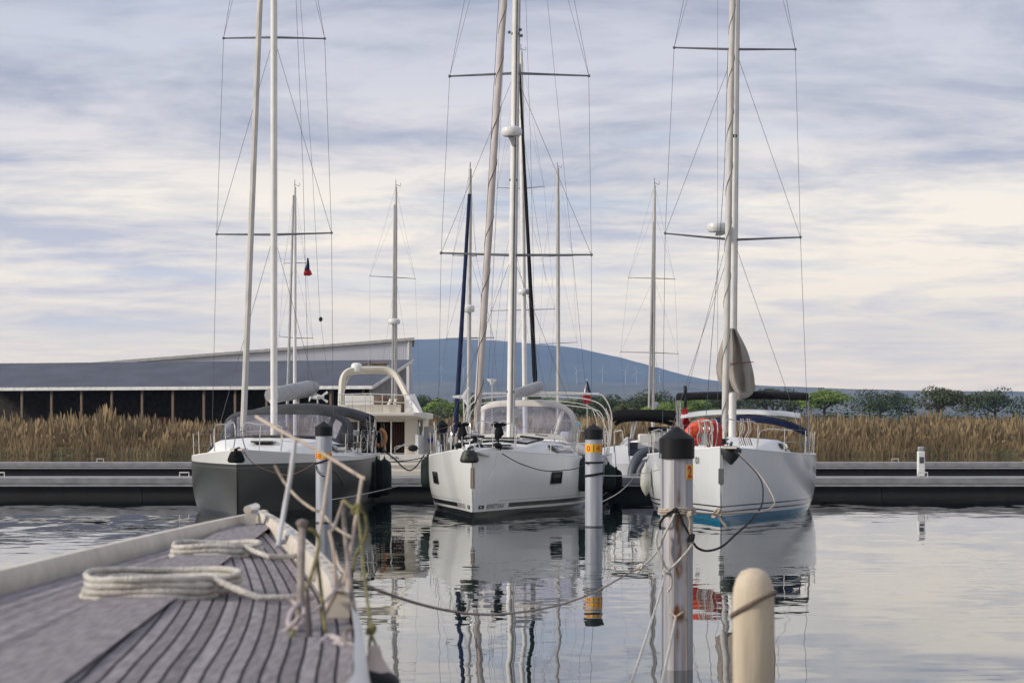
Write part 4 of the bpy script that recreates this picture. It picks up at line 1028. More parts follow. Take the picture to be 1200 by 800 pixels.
# ---------- flybridge motor yacht behind the pontoon
def flybridge():
    d = 69.2; s = d / F; C = P(444, 600, d); C.z = 0
    rt = root('motor_yacht', C, 0, 'cream flybridge motor yacht seen from astern, brown curtains in its saloon doors', 'motor yacht')
    # hull: transom towards us, bow away
    mb = MB(rt); rings = []
    for i in range(13):
        t = i / 12; y = t * 12.5; hw = 2.1 * (1 - max(0, (t - .35) / .65) ** 2.2) + .02; sh = 1.32 + .75 * t ** 1.5
        rings.append([Vector((a * hw, y, z * sh)) for a, z in ((-1, 1), (-.98, .6), (-.93, .2), (-.86, -.25), (.86, -.25), (.93, .2), (.98, .6), (1, 1))])
    mb.loft(rings, True, True); mb.build('hull', hull_mat('cream_hull', (.66, .64, .60), [(.36, .44, -9, (.05, .06, .08))]), bevel=.03)
    def bx(x0, y0, x1, y1, d0, dep, m, nm, bev=.02, parent=None):
        a = P(x0, y1, d0); b = P(x1, y0, d0)
        return W(rt).box(((a.x + b.x) / 2, d0 + dep / 2, (a.z + b.z) / 2), (b.x - a.x, dep, b.z - a.z)).build(nm, m, bevel=bev, parent=parent)
    bx(384, 551, 509, 558, 68.5, .9, M['cream'], 'swim_platform')
    bx(452, 543, 490, 545, 69.1, .06, M['cream'], 'transom_step')
    tr = lambda: None
    for k in range(5): W(rt).box(P(458 + k * 2.1, 536.3 - .3 * (k % 2), 69.15), (.035, .012, .06 + .03 * (k % 2)), .2).build('transom_lettering', M['letter'])
    # cockpit side and saloon bulkhead
    bx(390, 486, 407, 532, 70.6, 8, M['cream'], 'cabin_side', .05)
    bx(474, 488, 491, 532, 70.6, 8, M['cream'], 'cabin_side', .05)
    bx(407, 487, 474, 494, 70.7, 7.8, M['cream'], 'door_header')
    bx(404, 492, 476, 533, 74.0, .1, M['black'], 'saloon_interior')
    bx(439, 492, 441, 532, 70.6, .1, M['cream'], 'mullion'); bx(457.5, 492, 459.2, 532, 70.6, .1, M['white_mast'], 'mullion')
    bx(419, 492, 421, 532, 70.6, .1, M['white_mast'], 'mullion')
    # curtains as pleated sheets
    for x0, x1, dd in ((449.5, 457.5, 71.2), (460, 474, 71.0)):
        mb = W(rt); n = 24
        cols_ = [(lambda q: (P(x0 + (x1 - x0) * q, 494, dd + .05 * math.sin(q * 30)), P(x0 + (x1 - x0) * q, 531, dd + .06 * math.sin(q * 30 + .4))))(i / n) for i in range(n + 1)]
        mb.loft([[a, b] for a, b in cols_], False).build('curtain', M['brown'], solid=.01)
    W(rt).loft([[P(x, 495, 70.9 + .1 * math.sin(x)), P(x + 2.5, 531, 70.9 + .1 * math.sin(x + 1))] for x in (446, 447.5, 449, 450.5)], False).build('curtain', mat('pale_curtain', (.22, .18, .16), .9), solid=.01)
    bx(407, 494, 439, 531, 70.75, .02, M['glassdark'], 'saloon_window', 0)
    # flybridge deck overhang and coaming
    ov = W(rt); zt = P(0, 483, 69.6).z; zb = P(0, 490, 69.6).z
    ring = lambda y, x0, x1, z0, z1: [Vector((x0, y, z0)), Vector((x1, y, z0)), Vector((x1, y, z1)), Vector((x0, y, z1))]
    a, b = P(392, 0, 69.6).x, P(486, 0, 69.6).x
    ov.loft([ring(69.6, a, b, zb + .08, zt), ring(70.6, a - .1, b + .35, zb - .05, zt), ring(78, a, b + .3, zb, zt)], True, True).build('flybridge_deck', M['cream'], bevel=.03)
    bx(404, 463, 438, 475, 72.5, .12, M['deck'], 'fly_coaming'); bx(396, 474, 470, 484, 70.9, .08, M['cream'], 'fly_coaming')
    # right side wing, sloping
    W(rt).slab(P(478, 462, 71), P(486, 461, 76), P(497, 486, 76.5), P(496, 489, 70.6), .12).build('side_wing', M['deck'])
    W(rt).slab(P(474, 466, 71), P(481, 463, 71), P(497, 489, 70.8), P(474, 488, 70.8), .25).build('side_wing', M['deck'])
    W(rt).slab(P(491, 489, 70.6), P(496, 489, 71.5), P(495, 511, 71.5), P(489.5, 510, 70.6), .03).build('side_window', M['glassdark'])
    W(rt).slab(P(490, 509, 70), P(508, 513, 74), P(508, 534, 74), P(490, 534, 70), .1).build('bulwark', M['deck'])
    # radar arch
    ap = [P(399.5, 478, 71.4), P(400, 460, 71.5), P(401.5, 444, 71.6), P(407, 436.5, 71.7), P(418, 434, 71.8), P(440, 433.5, 71.8), P(454, 434.5, 71.8), P(463, 439, 71.7), P(471, 452, 71.5), P(479, 468, 71.2)]
    W(rt).tube(spline(ap, 4), .11, 8, sq=1.8).build('radar_arch', M['cream'])
    W(rt).tube([P(405, 448, 71.6), P(412, 436, 71.9)], .03, 6).tube([P(402, 462, 71.6), P(409, 438, 71.9)], .03, 6).build('arch_brace', M['cream'])
    W(rt).lathe(P(418, 430.5, 71.8), [(.12, -.17), (.19, -.15), (.205, -.08), (.20, .06), (.17, .13), (.10, .165), (.01, .17)], 18).build('radar_dome', M['gelcoat'])
    W(rt).lathe(P(418, 433.5, 71.8), [(.2, -.02), (.14, .05)], 10).build('radar_foot', M['dark_alu'])
    W(rt).tube([P(432.8, 434, 71.8), P(432.8, 422, 71.8)], [.05, .06], 8).build('navigation_light', M['dark_alu'])
    W(rt).tube([P(436, 433, 71.8), P(437, 426, 71.8)], .02, 6).tube([P(424, 426, 72.2), P(455, 425.5, 72.2)], .05, 6, sq=3).build('arch_top_shelf', M['wood'])
    W(rt).ball(P(446, 429, 72.4), (.35, .2, .09), 10).build('searchlight', M['cream'])
    # seats
    W(rt).ball(P(446, 474, 73.4), (.40, .3, .34), 12).build('helm_seat', M['tan']); W(rt).ball(P(467, 475, 73.6), (.36, .3, .33), 12).build('helm_seat', M['tan'])
    W(rt).tube([P(454, 478, 72.6), P(458, 468, 72.6), P(464, 467, 72.6), P(462, 476, 72.6), P(458, 484, 72.4)], .06, 8).build('seat_frame', M['cream'])
    W(rt).slab(P(410, 464, 73), P(424, 464, 73), P(424, 468, 73), P(410, 468, 73), .2).build('fly_cushion', M['tan'])
    # rails
    for y1 in (461, 470):
        W(rt).tube([P(396, y1 + 1, 70.8), P(430, y1, 70.8), P(478, y1 + 2, 70.8)], .018, 6).build('railing', M['steel'])
    for px in (398, 413, 428, 434, 448, 462, 475):
        W(rt).tube([P(px, 461.5, 70.8), P(px, 484, 70.8)], .016, 6).build('rail_post', M['steel'])
    W(rt).tube(spline([P(463, 530, 69.4), P(464, 523, 69.4), P(480, 521.5, 69.4), P(487, 522, 69.4), P(488, 531, 69.4)], 4), .02, 6).tube([P(464, 526, 69.4), P(474, 520, 69.6)], .02, 6).build('stern_rail', M['steel'])
    W(rt).tube(spline([P(491, 512, 71), P(497, 508, 72), P(508, 509, 76)], 4), .02, 6).build('side_rail', M['steel'])
    W(rt).ball(P(484, 525, 69.3), (.18, .15, .12), 8).build('outboard_cover', M['black'])
    return rt
flybridge()

# ---------- white and clutter-decked yacht just left of the central one, bow towards us
def bowboat():
    BW = Vector(((531 - CX) * 69.4 / F, 69.4, 0)); yaw = -R(9)
    rt = root('sailing_yacht', BW, yaw, 'yacht with a navy furled headsail and crowded bow, just left of the central yacht', 'sailing yacht')
    H = Hull(12, 3.7, (1.45, 1.15, 1.1))
    build_hull(rt, H, M['gelcoat'], M['deck'], nst=24); coachroof(rt, H, 3, 8, .66, .4, M['deck']); pulpit(rt, H, 1.4); stanchions(rt, H, [1.4, 3, 5, 7, 9], .6)
    d = 74.5
    base = P(549, 520, d); top = P(551, 198, d)
    W(rt).tube([P(551, 198, d), P(551.2, 190, d)], .015, 5).build('masthead_antenna', M['black'])
    at = mast_rig(rt, base, top, .075, M['grey_mast'], [(396, (523.5, 396.5), (578, 395.5)), (300, (531, 299), (558, 300))], (P(503, 528, 76), P(590, 528, 76)), wr=.0045, sr=.024)
    furled(rt, P(533.5, 510, 69.8), P(550, 228, 74.2), .085, .06, M['navyfurl'])
    wire(rt, [P(550, 228, 74.2), P(551, 200, 74.4)], .006, 'forestay')
    radome(rt, P(548.5, 362, d - .3), .24)
    # canvas dodger with blue mark, covered barbecue, gangway gear: the clutter along the rail
    W(rt).slab(P(497, 500, 71.5), P(511, 497, 71.5), P(511, 527, 71.5), P(497, 530, 71.5), .05).build('rail_dodger', M['beigecanvas'])
    for (a, b, c_, e) in ((501.5, 513, 503, 519), (503.2, 519, 504.6, 514), (504.8, 514, 506, 518), (506.2, 518, 507.2, 512)):
        W(rt).tube([P(a, b, 71.38), P(c_, e, 71.38)], .022, 4).build('blue_mark', M['blue'])
    W(rt).tube([P(518, 492, 70.2), P(518.5, 498, 70.2), P(519, 506, 70.2)], [.05, .20, .16], 10).build('covered_barbecue', M['black'])
    W(rt).tube([P(519, 506, 70.2), P(520, 528, 70.2)], [.1, .05], 8).build('barbecue_stand', M['black'])
    rnd = random.Random(12)
    for k in range(22):
        px = 508 + rnd.uniform(0, 40); y0 = rnd.uniform(494, 506); dd = 69.9 + rnd.uniform(0, 1.5)
        m = rnd.choice([M['gelcoat'], M['beigecanvas'], M['steel'], M['steel'], M['wood'], M['whiterope'], M['creamrope']])
        W(rt).tube([P(px, y0, dd), P(px + rnd.uniform(-3, 3), 530, dd)], rnd.uniform(.014, .045), 6).build('stowed_gear', m)
    for k in range(10):
        px = 508 + rnd.uniform(0, 40); c = P(px, rnd.uniform(502, 524), 70 + rnd.uniform(0, 1))
        W(rt).ball(c, (rnd.uniform(.06, .14), .1, rnd.uniform(.05, .14)), 8).build('stowed_bundle', rnd.choice([M['beigecanvas'], M['blackfurl'], M['greycanvas'], M['wood'], M['deck']]))
    return rt
bowboat()

# ---------- open boat in the gap at the right, seen from astern
def gapboat():
    d = 69.0; C = P(752, 600, d); C.z = 0
    rt = root('motor_cruiser', C, 0, 'white cruiser with a wide black bimini, seen from astern in the right gap', 'motor cruiser')
    mb = MB(rt); rings = []
    for i in range(11):
        t = i / 10; y = t * 10; hw = 1.75 * (1 - max(0, (t - .4) / .6) ** 2.2) + .02; sh = 1.05 + .5 * t
        rings.append([Vector((a * hw, y, z * sh)) for a, z in ((-1, 1), (-.97, .5), (-.9, .15), (-.8, -.3), (.8, -.3), (.9, .15), (.97, .5), (1, 1))])
    mb.loft(rings, True, True).build('hull', M['gelcoat'], bevel=.03)
    def bx(x0, y0, x1, y1, d0, dep, m, nm, bev=.02):
        a = P(x0, y1, d0); b = P(x1, y0, d0)
        return W(rt).box(((a.x + b.x) / 2, d0 + dep / 2, (a.z + b.z) / 2), (b.x - a.x, dep, b.z - a.z)).build(nm, m, bevel=bev)
    bx(700, 560, 802, 566, 68.45, .7, M['deck'], 'swim_platform', .03)
    W(rt).loft([[P(718, 545, 69.0), P(738, 545, 69.0), P(738, 545, 70.5), P(718, 545, 70.5)], [P(720, 530, 69.1), P(736, 530, 69.1), P(736, 530, 70.5), P(720, 530, 70.5)],
                [P(731, 514, 69.4), P(736, 512, 69.4), P(736, 512, 71.5), P(731, 514, 71.5)]], True, True).build('quarter_moulding', M['gelcoat'])
    bx(736, 512, 738, 545, 69.4, 1.6, mat('grey_side_panel', (.30, .31, .33), .6), 'side_panel')
    bx(738, 518, 748, 534, 70.4, .1, M['greycanvas'], 'seat_back'); bx(748, 508, 765, 521, 71.0, .35, M['deck'], 'cockpit_seat', .06); bx(745, 519, 767, 527, 70.4, .5, M['deck'], 'cockpit_seat', .05)
    bx(738, 526, 756, 534, 70.3, .1, M['dinghy'], 'cockpit_locker'); bx(766, 505, 790, 530, 71.5, .4, M['deck'], 'cockpit_seat', .05)
    bx(760, 500, 790, 507, 72.5, .5, M['black'], 'console', .04)
    # slanted tube legs, rails
    for a, b in (((739, 514, 71), (742, 494, 71.5)), ((741, 514, 71), (746, 494, 73)), ((788, 520, 71), (784, 494, 71.5))):
        W(rt).tube([P(*a), P(*b)], .03, 6).build('bimini_leg', M['alu'])
    W(rt).tube(spline([P(720, 530, 69.2), P(720, 507, 69.2), P(723, 505, 69.2), P(729, 505, 69.2), P(730, 520, 69.2)], 4), .025, 6).build('stern_rail', M['steel'])
    W(rt).tube(spline([P(764, 526, 69.6), P(764, 508, 69.6), P(768, 504, 69.6), P(776, 505, 69.6), P(777, 526, 69.6)], 4), .025, 6).build('stern_rail', M['steel'])
    # bimini: upper black roof and lower folded edge
    o = W(rt); rings = []
    for y in (70.2, 71.5, 73.0):
        rings.append([P(716 + 80 * k / 12, 480.5 + 1.5 * ((k - 6) / 6) ** 2 + (2 if k in (0, 12) else 0), y) for k in range(13)])
    o.loft(rings, False); o.loft([rings[0], [p - Vector((0, 0, .33)) for p in rings[0]]], False)
    o.build('bimini', M['blackfurl'], solid=.05)
    W(rt).tube(spline([P(721, 497, 70.3), P(730, 492.5, 70.4), P(750, 491, 70.5), P(772, 493, 70.5), P(790, 497, 70.4)], 4), .07, 8).build('folded_canopy', M['blackfurl'])
    # inflatable dinghy hauled up on the platform
    dn = root('inflatable_dinghy', P(752, 560, 68.7), 0, 'grey inflatable dinghy tipped up on the cruiser\'s swim platform', 'dinghy')
    W(dn).tube(spline([P(740, 563, 68.7), P(742, 548, 68.8), P(748, 535, 69.0), P(757, 529, 69.1), P(766, 530, 69.2), P(773, 536, 69.2)], 4), .16, 12).build('tube', M['dinghy'])
    W(dn).tube(spline([P(748, 564, 68.5), P(750, 552, 68.5), P(756, 543, 68.5), P(765, 540, 68.6)], 4), .12, 10).build('tube', M['dinghy'])
    W(dn).slab(P(744, 562, 68.75), P(762, 562, 68.75), P(765, 537, 69), P(748, 540, 69), .04).build('floor', mat('pale_dinghy_floor', (.35, .36, .38), .7))
gapboat()

# ---------- boats of the far row (mostly masts)
def farboat(px, top, d, r, label, spreaders, hull_d=None, furl=None, rad=None, yaw=0, double=None, mm='grey_mast', lean=0, mh='gelcoat', base_px=None, wr=.0042):
    rt = root('sailing_yacht', ((px - CX) * d / F, d - 5.2, 0), yaw, label, 'sailing yacht', 'yachts at the far pontoon')
    H = Hull(11.8, 3.6, (1.35, 1.1, 1.05))
    build_hull(rt, H, M[mh], M['deck'], nst=18); coachroof(rt, H, 3, 8, .66, .42, M['deck'])
    base = P(base_px or px - lean, 510, d); tp = P(px, top, d)
    mast_rig(rt, base, tp, r, M[mm], spreaders, (P(px - 30, 522, d + 1), P(px + 30, 522, d + 1)), wr=wr, sr=.022)
    W(rt).tube([tp, tp + Vector((0, 0, .35))], .014, 5).tube([tp + Vector((-.02, 0, .12)), tp + Vector((.22, 0, .02)), tp + Vector((.24, 0, .18))], .014, 5).build('masthead_gear', M['black'])
    W(rt).tube([P(px - 1, 476, d + .2), P(px + 2, 474, d + 4.2)], [.14, .16], 8).build('boom_cover', M['lightcanvas'])
    if furl:
        a, b, m = furl; furled(rt, P(*a), P(*b), .12 if m == 'blackfurl' else .07, .05, M[m])
    else:
        wire(rt, [P(px - 2, 508, d - 5), tp], .012, 'furled_sail', M['furlcream'])
    if rad: radome(rt, P(rad[0], rad[1], d - .35), .30)
    if double: W(rt).tube([P(double[0], double[1], d - .1), P(double[2], double[3], d - .1)], .055, 6).build('second_spar', M['grey_mast'])
    wire(rt, [tp, P(px + 3, 516, d + 6.4)], .004, 'backstay')
    return rt
farboat(345.5, 219, 100, .085, 'distant yacht whose mast rises at the far left edge', [(396, (327, 394), (366.5, 396)), (308, (333, 308.5), (358, 308))], mm='white_mast', furl=((336, 500, 96), (344, 229, 99.8), 'lightcanvas'))
farboat(464, 219, 100, .07, 'distant yacht with a tall mast above the flybridge yacht', [(325, (433.5, 323.5), (486.5, 326.5))], rad=(461.8, 377), double=(462.6, 240, 459.5, 470), lean=.5, mm='grey_mast')
farboat(610.5, 60, 100, .12, 'far tall-masted yacht just behind the central mast, black furled spar', [(363, (575, 364), (650, 362)), (221, (583, 220), (637.5, 218.5))], furl=((627.5, 455, 99), (608.5, 75, 99.9), 'blackfurl'), rad=(614, 342), mm='white_mast', base_px=615.5)
farboat(653.5, 197, 122, .115, 'distant yacht with a bare grey mast right of the central mast', [(402, (632, 403), (676, 401)), (300, (637, 301), (671, 300))], base_px=654.5, mm='grey_mast')
farboat(767, 217, 100, .08, 'distant yacht with a double-looking mast above the black bimini', [(413, (727.5, 412.5), (794.5, 414.5)), (326, (736.5, 325.5), (790.5, 327))], double=(766, 260, 760.5, 478), base_px=765, mm='grey_mast')

# ------------------------------------------------------------------ mooring posts
def post(px, wl, d, r, top, cap, label, sides=24, rot=0, m='pile'):
    base = P(px, wl, d); base.z = 0
    rt = root('mooring_post', base, 0, label, 'mooring post', 'white mooring posts with black caps')
    ztop = EYE - (top - CY) * d / F; zc_ = EYE - (cap - CY) * d / F
    MB(rt).lathe((0, 0, 0), [(r, -1.5), (r, zc_ + .02)], sides, rot0=rot).build('shaft', M[m] if isinstance(m, str) else m, smooth=sides > 12)
    rc = r * 1.09; zs = ztop - (ztop - zc_) * .38
    MB(rt).lathe((0, 0, 0), [(rc, zc_), (rc * 1.01, zs), (.03, ztop - .01), (.01, ztop)], 28).build('cap', M['black'])
    if sides > 12: MB(rt).lathe((0, 0, 0), [(r + .003, -.3), (r + .004, .015), (r + .002, .03)], sides, rot0=rot).build('waterline_growth', mat('dark_weed_band', (.10, .11, .12), .8, var=.3, vscale=8))
    return rt
def wraptext(rt, txt, size, r, ang0, z, m, gap=1.0):
    # ang0: angle (0 faces the camera, positive to the right)
    def f(x, y):
        a = ang0 + x / r; return Vector((math.sin(a) * (r + .006), -math.cos(a) * (r + .006), z + y))
    return text_mesh(txt, size, f, 'number', m, rt, gap, 0, .004)
def band(rt, r, z0, z1, a0, a1, m, name='number_band'):
    n = 20; mb = MB(rt)
    mb.loft([[Vector((math.sin(a0 + (a1 - a0) * i / n) * (r + .003), -math.cos(a0 + (a1 - a0) * i / n) * (r + .003), z)) for z in (z0, z1)] for i in range(n + 1)], False)
    return mb.build(name, m)
p1 = post(695.8, 617, 47.2, .198, 496.5, 514.5, 'white mooring post with yellow number band, right of the central bow')
zb0 = EYE - (530 - CY) * 47.2 / F; zb1 = EYE - (520 - CY) * 47.2 / F
band(p1, .198, zb0, zb1, -2.6, 2.6, M['yellow'])
for ch, an in (('4', -1.9), ('0', -.95), ('4', .25), ('3', .85)):
    wraptext(p1, ch, .185, .198, an, zb0 + .03, M['redpaint'])
MB(p1).box((-.012, -.2035, (zb0 + zb1) / 2), (.012, .004, .17)).build('number_divider', M['blackpaint'])
p2 = post(379.5, 612, 49.2, .195, 493.5, 510.5, 'white mooring post at the left, by the dark-hulled yacht')
zb0 = EYE - (537.5 - CY) * 49.2 / F; zb1 = EYE - (530 - CY) * 49.2 / F
band(p2, .195, zb0, zb1, -2.6, 2.6, M['yellow'])
for ch, an in (('3', -1.2), ('8', -.7), ('3', .3), ('9', .85)):
    wraptext(p2, ch, .17, .195, an, zb0 + .01, M['redpaint'])
MB(p2).lathe((0, 0, 1.87), [(.197, -.01), (.197, .0)], 24).build('joint_line', M['grey_mast'])

# the big rusty octagonal post
def rusty():
    m = mat('galvanised_pile_with_rust', (.42, .42, .45), .5, .15, var=.14, vscale=2, stretch=(7, 7, .25), col2=(.20, .19, .21))
    nt = m.node_tree; N = nt.nodes; K = nt.links; b = N['Principled BSDF']; src = b.inputs['Base Color'].links[0].from_socket
    tc = N.new('ShaderNodeTexCoord'); sp = N.new('ShaderNodeSeparateXYZ'); K.new(tc.outputs['Object'], sp.inputs[0])
    nz = N.new('ShaderNodeTexNoise'); nz.inputs['Scale'].default_value = 9; nz.inputs['Detail'].default_value = 6
    mp = N.new('ShaderNodeMapping'); mp.inputs['Scale'].default_value = (3, 3, .7); K.new(tc.outputs['Object'], mp.inputs[0]); K.new(mp.outputs[0], nz.inputs[0])
    def mt(op, a, c, cl=False):
        n = N.new('ShaderNodeMath'); n.operation = op; n.use_clamp = cl
        for i, v in enumerate((a, c)):
            if isinstance(v, (int, float)): n.inputs[i].default_value = v
            else: K.new(v, n.inputs[i])
        return n.outputs[0]
    def spot(x0, wx, z0, wz, amp):
        dx = mt('DIVIDE', mt('SUBTRACT', sp.outputs['X'], x0), wx); dz = mt('DIVIDE', mt('SUBTRACT', sp.outputs['Z'], z0), wz)
        r2 = mt('ADD', mt('MULTIPLY', dx, dx), mt('MULTIPLY', dz, dz))
        return mt('MULTIPLY', mt('SUBTRACT', 1.0, r2, True), amp)
    zz = lambda py: EYE - (py - CY) * 20 / F
    acc = None
    for sp_ in ((.005, .022, zz(582), .10, .85), (.01, .055, zz(610), .16, 1.2), (.012, .03, zz(640), .25, .9), (.01, .045, zz(668), .09, 1.2), (.005, .07, zz(718), .12, 1.25), (.0, .03, zz(740), .2, .8), (-.08, .01, zz(640), .9, .5)):
        s_ = spot(*sp_); acc = s_ if acc is None else mt('MAXIMUM', acc, s_)
    f = mt('MULTIPLY', acc, mt('MULTIPLY', mt('SUBTRACT', nz.outputs['Fac'], .30, True), 4.0), True)
    rr = N.new('ShaderNodeValToRGB'); rr.color_ramp.elements[0].color = (.30, .13, .05, 1); rr.color_ramp.elements[1].color = (.07, .03, .02, 1); K.new(nz.outputs['Fac'], rr.inputs[0])
    mx = N.new('ShaderNodeMixRGB'); K.new(f, mx.inputs[0]); K.new(src, mx.inputs[1]); K.new(rr.outputs[0], mx.inputs[2]); K.new(mx.outputs[0], b.inputs['Base Color'])
    return m
BP = post(793.2, 783, 20.0, .158, 499.5, 537, 'nearest big mooring post, rust-stained and wrapped in ropes', 8, R(22.5 + 8), rusty())
# seam ribs down the post and the number plate on its right face
fa = R(-90 + 8 + 45)      # face normal to the right front
nrm = Vector((math.cos(fa), math.sin(fa), 0)); tan = Vector((-nrm.y, nrm.x, 0)); ap_ = .158 * math.cos(R(22.5))
zp = EYE - (552.5 - CY) * 20 / F
c = nrm * (ap_ + .004) + tan * -.004
mb = MB(BP); q = [c + tan * a + Vector((0, 0, zp + b)) for a, b in ((-.056, -.07), (.056, -.07), (.056, .07), (-.056, .07))]
mb.slab(*q, .003); mb.build('number_plate', M['yellow'], smooth=False)
text_mesh('2', .155, lambda x, y: c + nrm * .005 + tan * (-.045 + x) + Vector((0, 0, zp - .052 + y)), 'number', M['redpaint'], BP, 1, 0, .006)
ra = R(-90 + 8 - 60)
MB(BP).tube([(-.146, -.055, -.5), (-.146, -.055, 2.1)], .018, 8).build('edge_bead', M['pile'])
MB(BP).tube([(.085, -.132, -.5), (.085, -.132, 1.25)], .008, 6).build('guide_strip', mat('rusty_strip', (.32, .24, .15), .8))
D = 20.0
ring_ = lambda py, rr=.168, k=13: [Vector((BP.location.x + rr * math.cos(a), D + rr * math.sin(a), EYE - (py - CY) * D / F + .008 * math.sin(3 * a))) for a in [i * 2 * math.pi / k for i in range(k + 1)]]
def rope(pts, r, m, label, cat='rope', group='mooring ropes', k=6, loc=None, knots=(), n=8):
    pts = [Vector(p) for p in pts]
    o = root('mooring_rope', loc or pts[0], 0, label, cat, group)
    W(o).tube(spline(pts, k), r, n).build('rope', M[m] if isinstance(m, str) else m)
    for kp, kr in knots:
        kp = Vector(kp); rnd = random.Random(int(kp.x * 1000))
        q = [kp + Vector((math.cos(a * 2.1) * kr * rnd.uniform(.6, 1.1), math.sin(a * 1.7) * kr * .6, math.sin(a * 2.6) * kr)) for a in [i * .55 for i in range(13)]]
        W(o).tube(spline(q, 4), r * .95, n, True).build('knot', M[m] if isinstance(m, str) else m)
    return o
dF = D - .18
for k_ in range(3):
    pass
wr1 = rope(ring_(595.5, .172) + ring_(598, .176) + ring_(601, .178) + [P(800, 599, dF), P(822, 601, dF + .3), P(840, 602, 20.6), P(867, 600.5, 21.5), P(900, 597, 26), P(906, 582, 34), P(884, 548, 44), P(862, 527, 50.3)], .011, 'creamrope', 'cream rope wound twice round the big post and led right to the blue-striped yacht', knots=((P(840, 601, 20.55), .045), (P(808, 602, dF), .02)))
rope([P(838, 602, 20.5), P(843, 606, 20.5), P(847, 612, 20.5), P(851, 617, 20.5)], .012, 'creamrope', 'short loose cream rope end hanging from the knot beside the post')
rope([P(774, 620, D - .03), P(774, 612, dF), P(780, 604, dF), P(790, 598, dF), P(795, 600, dF), P(800, 612, dF), P(808, 626, dF), P(811, 633, dF), P(818, 642, dF + .2), P(830, 645, 20.4), P(846, 640, 21), P(862, 626, 21.8), P(882, 607, 24), P(894, 585, 30), P(888, 556, 40), P(858, 526, 50.3)], .012, 'blackrope', 'black rope crossing the big post and looping to the right', knots=((P(810, 630, dF - .02), .035), (P(791, 598, dF), .02)))
rope([P(791, 600, dF), P(786, 612, dF), P(779, 625, dF - .02), P(773, 641, dF), P(762, 655, 19.7), P(750, 666, 19.5)], .012, 'whiterope', 'pale rope leading down left from the big post to the knot', knots=((P(750, 666, 19.5), .04),))
rope([P(771, 622, dF), P(769, 630, dF - .03), P(770, 641, dF - .03), P(776, 655, dF - .05), P(782, 668, dF - .06), P(788, 664, dF - .05), P(797, 655, dF - .04), P(809, 641, dF), P(812, 633, dF)], .012, 'whiterope', 'pale rope looped loosely across the front of the big post', knots=((P(781, 669, dF - .06), .032),))
rope([P(780, 670, dF - .06), P(772, 700, 18.5), P(760, 738, 16.5), P(749, 772, 14.5), P(738, 805, 12.5), P(725, 850, 10.5)], .0105, 'whiterope', 'pale rope running down left from the loop at the big post')
rope([P(784, 668, dF - .06), P(787, 678, dF - .06), P(786, 688, dF - .06), P(782, 693, dF - .06)], .011, 'whiterope', 'short pale rope tail hanging on the front of the big post')
rope([P(784, 716, dF), P(788, 719, dF - .02), P(792, 722, dF - .04), P(797, 719, dF - .02), P(800, 717, dF)], .012, 'creamrope', 'short rope through the rusty hole low on the big post')
rope([P(792, 722, dF - .05), P(788, 742, 17.5), P(782, 770, 14.8), P(776, 800, 12.6), P(770, 840, 10.5)], .0115, 'whiterope', 'thick pale rope running down from the rusty hole in the big post')
rope([P(806, 602, dF), P(809, 612, dF), P(808, 622, dF), P(811, 632, dF)], .012, 'creamrope', 'cream rope strand hanging at the right side of the big post')
rope([P(750, 666, 19.5), P(740, 670, 19.2), P(725, 678, 18.7), P(700, 692, 17.9), P(670, 704, 17), P(640, 712, 16), P(600, 718, 14.8), P(560, 719.5, 13.5), P(520, 714, 12.2), P(480, 704, 10.9), P(440, 690, 9.6), P(414, 680, 8.8), P(395, 672, 8.2)], .0085, mat('brown_beige_rope', (.36, .29, .25), .9, bump=.8, bscale=90), 'long sagging rope stretched low over the water from the big post to the near bow')

# ropes around the two small posts and between boats
def ringrope(c, r, z, m, label, tilt=0, turns=2):
    pts = [Vector((c.x + r * math.cos(a), c.y + r * math.sin(a), z + tilt * math.cos(a) + .012 * (a / 6.28))) for a in [i * math.pi / 8 for i in range(16 * turns + 1)]]
    o = root('mooring_rope', (c.x, c.y, z), 0, label, 'rope', 'mooring ropes'); W(o).tube(pts, .014, 6).build('rope', M[m]); return o
zq = lambda py, d: EYE - (py - CY) * d / F
ringrope(p1.location, .215, zq(542.5, 47), 'blackrope', 'upper black rope turn round the yellow-banded post')
ringrope(p1.location, .218, zq(557, 47), 'blackrope', 'middle black rope turn round the yellow-banded post', .03, 3)
ringrope(p2.location, .212, zq(541, 49), 'blackrope', 'black rope turn round the left post below its yellow band', .06)
o_ = rope([P(688, 543, 47), P(680, 547, 50), P(668, 550, 53), P(640, 551.5, 52.2), P(615, 545, 52), P(598, 537, 52), P(582, 527, 52.0)], .012, 'blackrope', 'dark rope sagging from the central bow to the yellow-banded post')
rope([P(551, 524, 51.8), P(530, 530, 53.2), P(512, 534, 56), P(506, 534, 58), P(480, 539, 63), P(458, 541, 65.9)], .014, 'blackrope', 'dark rope from the central bow leading left behind the big green fender')
rope([P(706, 557, 47.2), P(730, 557, 50), P(760, 553, 52), P(790, 545, 53)], .011, 'whiterope', 'white rope from the yellow-banded post to the right yacht')
rope([P(705, 588, 47.2), P(725, 577, 53), P(738, 565, 60), P(744, 556, 66)], .011, 'whiterope', 'thin white rope rising right from low on the yellow-banded post')
rope([P(389, 585, 49.2), P(420, 580, 54), P(460, 571, 60), P(500, 560, 66.2)], .011, 'whiterope', 'white rope low over the water right of the left post')
rope([P(371, 545, 49.1), P(372, 552, 49), P(380, 558, 49), P(392, 553, 52), P(410, 575, 58), P(430, 548, 62)], .013, 'blackrope', 'black rope drooping across the left post')
rope([P(371, 541, 49.1), P(352, 552, 49.6), P(333, 556, 50), P(300, 545, 50.2), P(285, 528, 50.6)], .010, mat('dull_red_rope', (.16, .09, .08), .9), 'reddish rope from the left post to the dark-hulled bow')
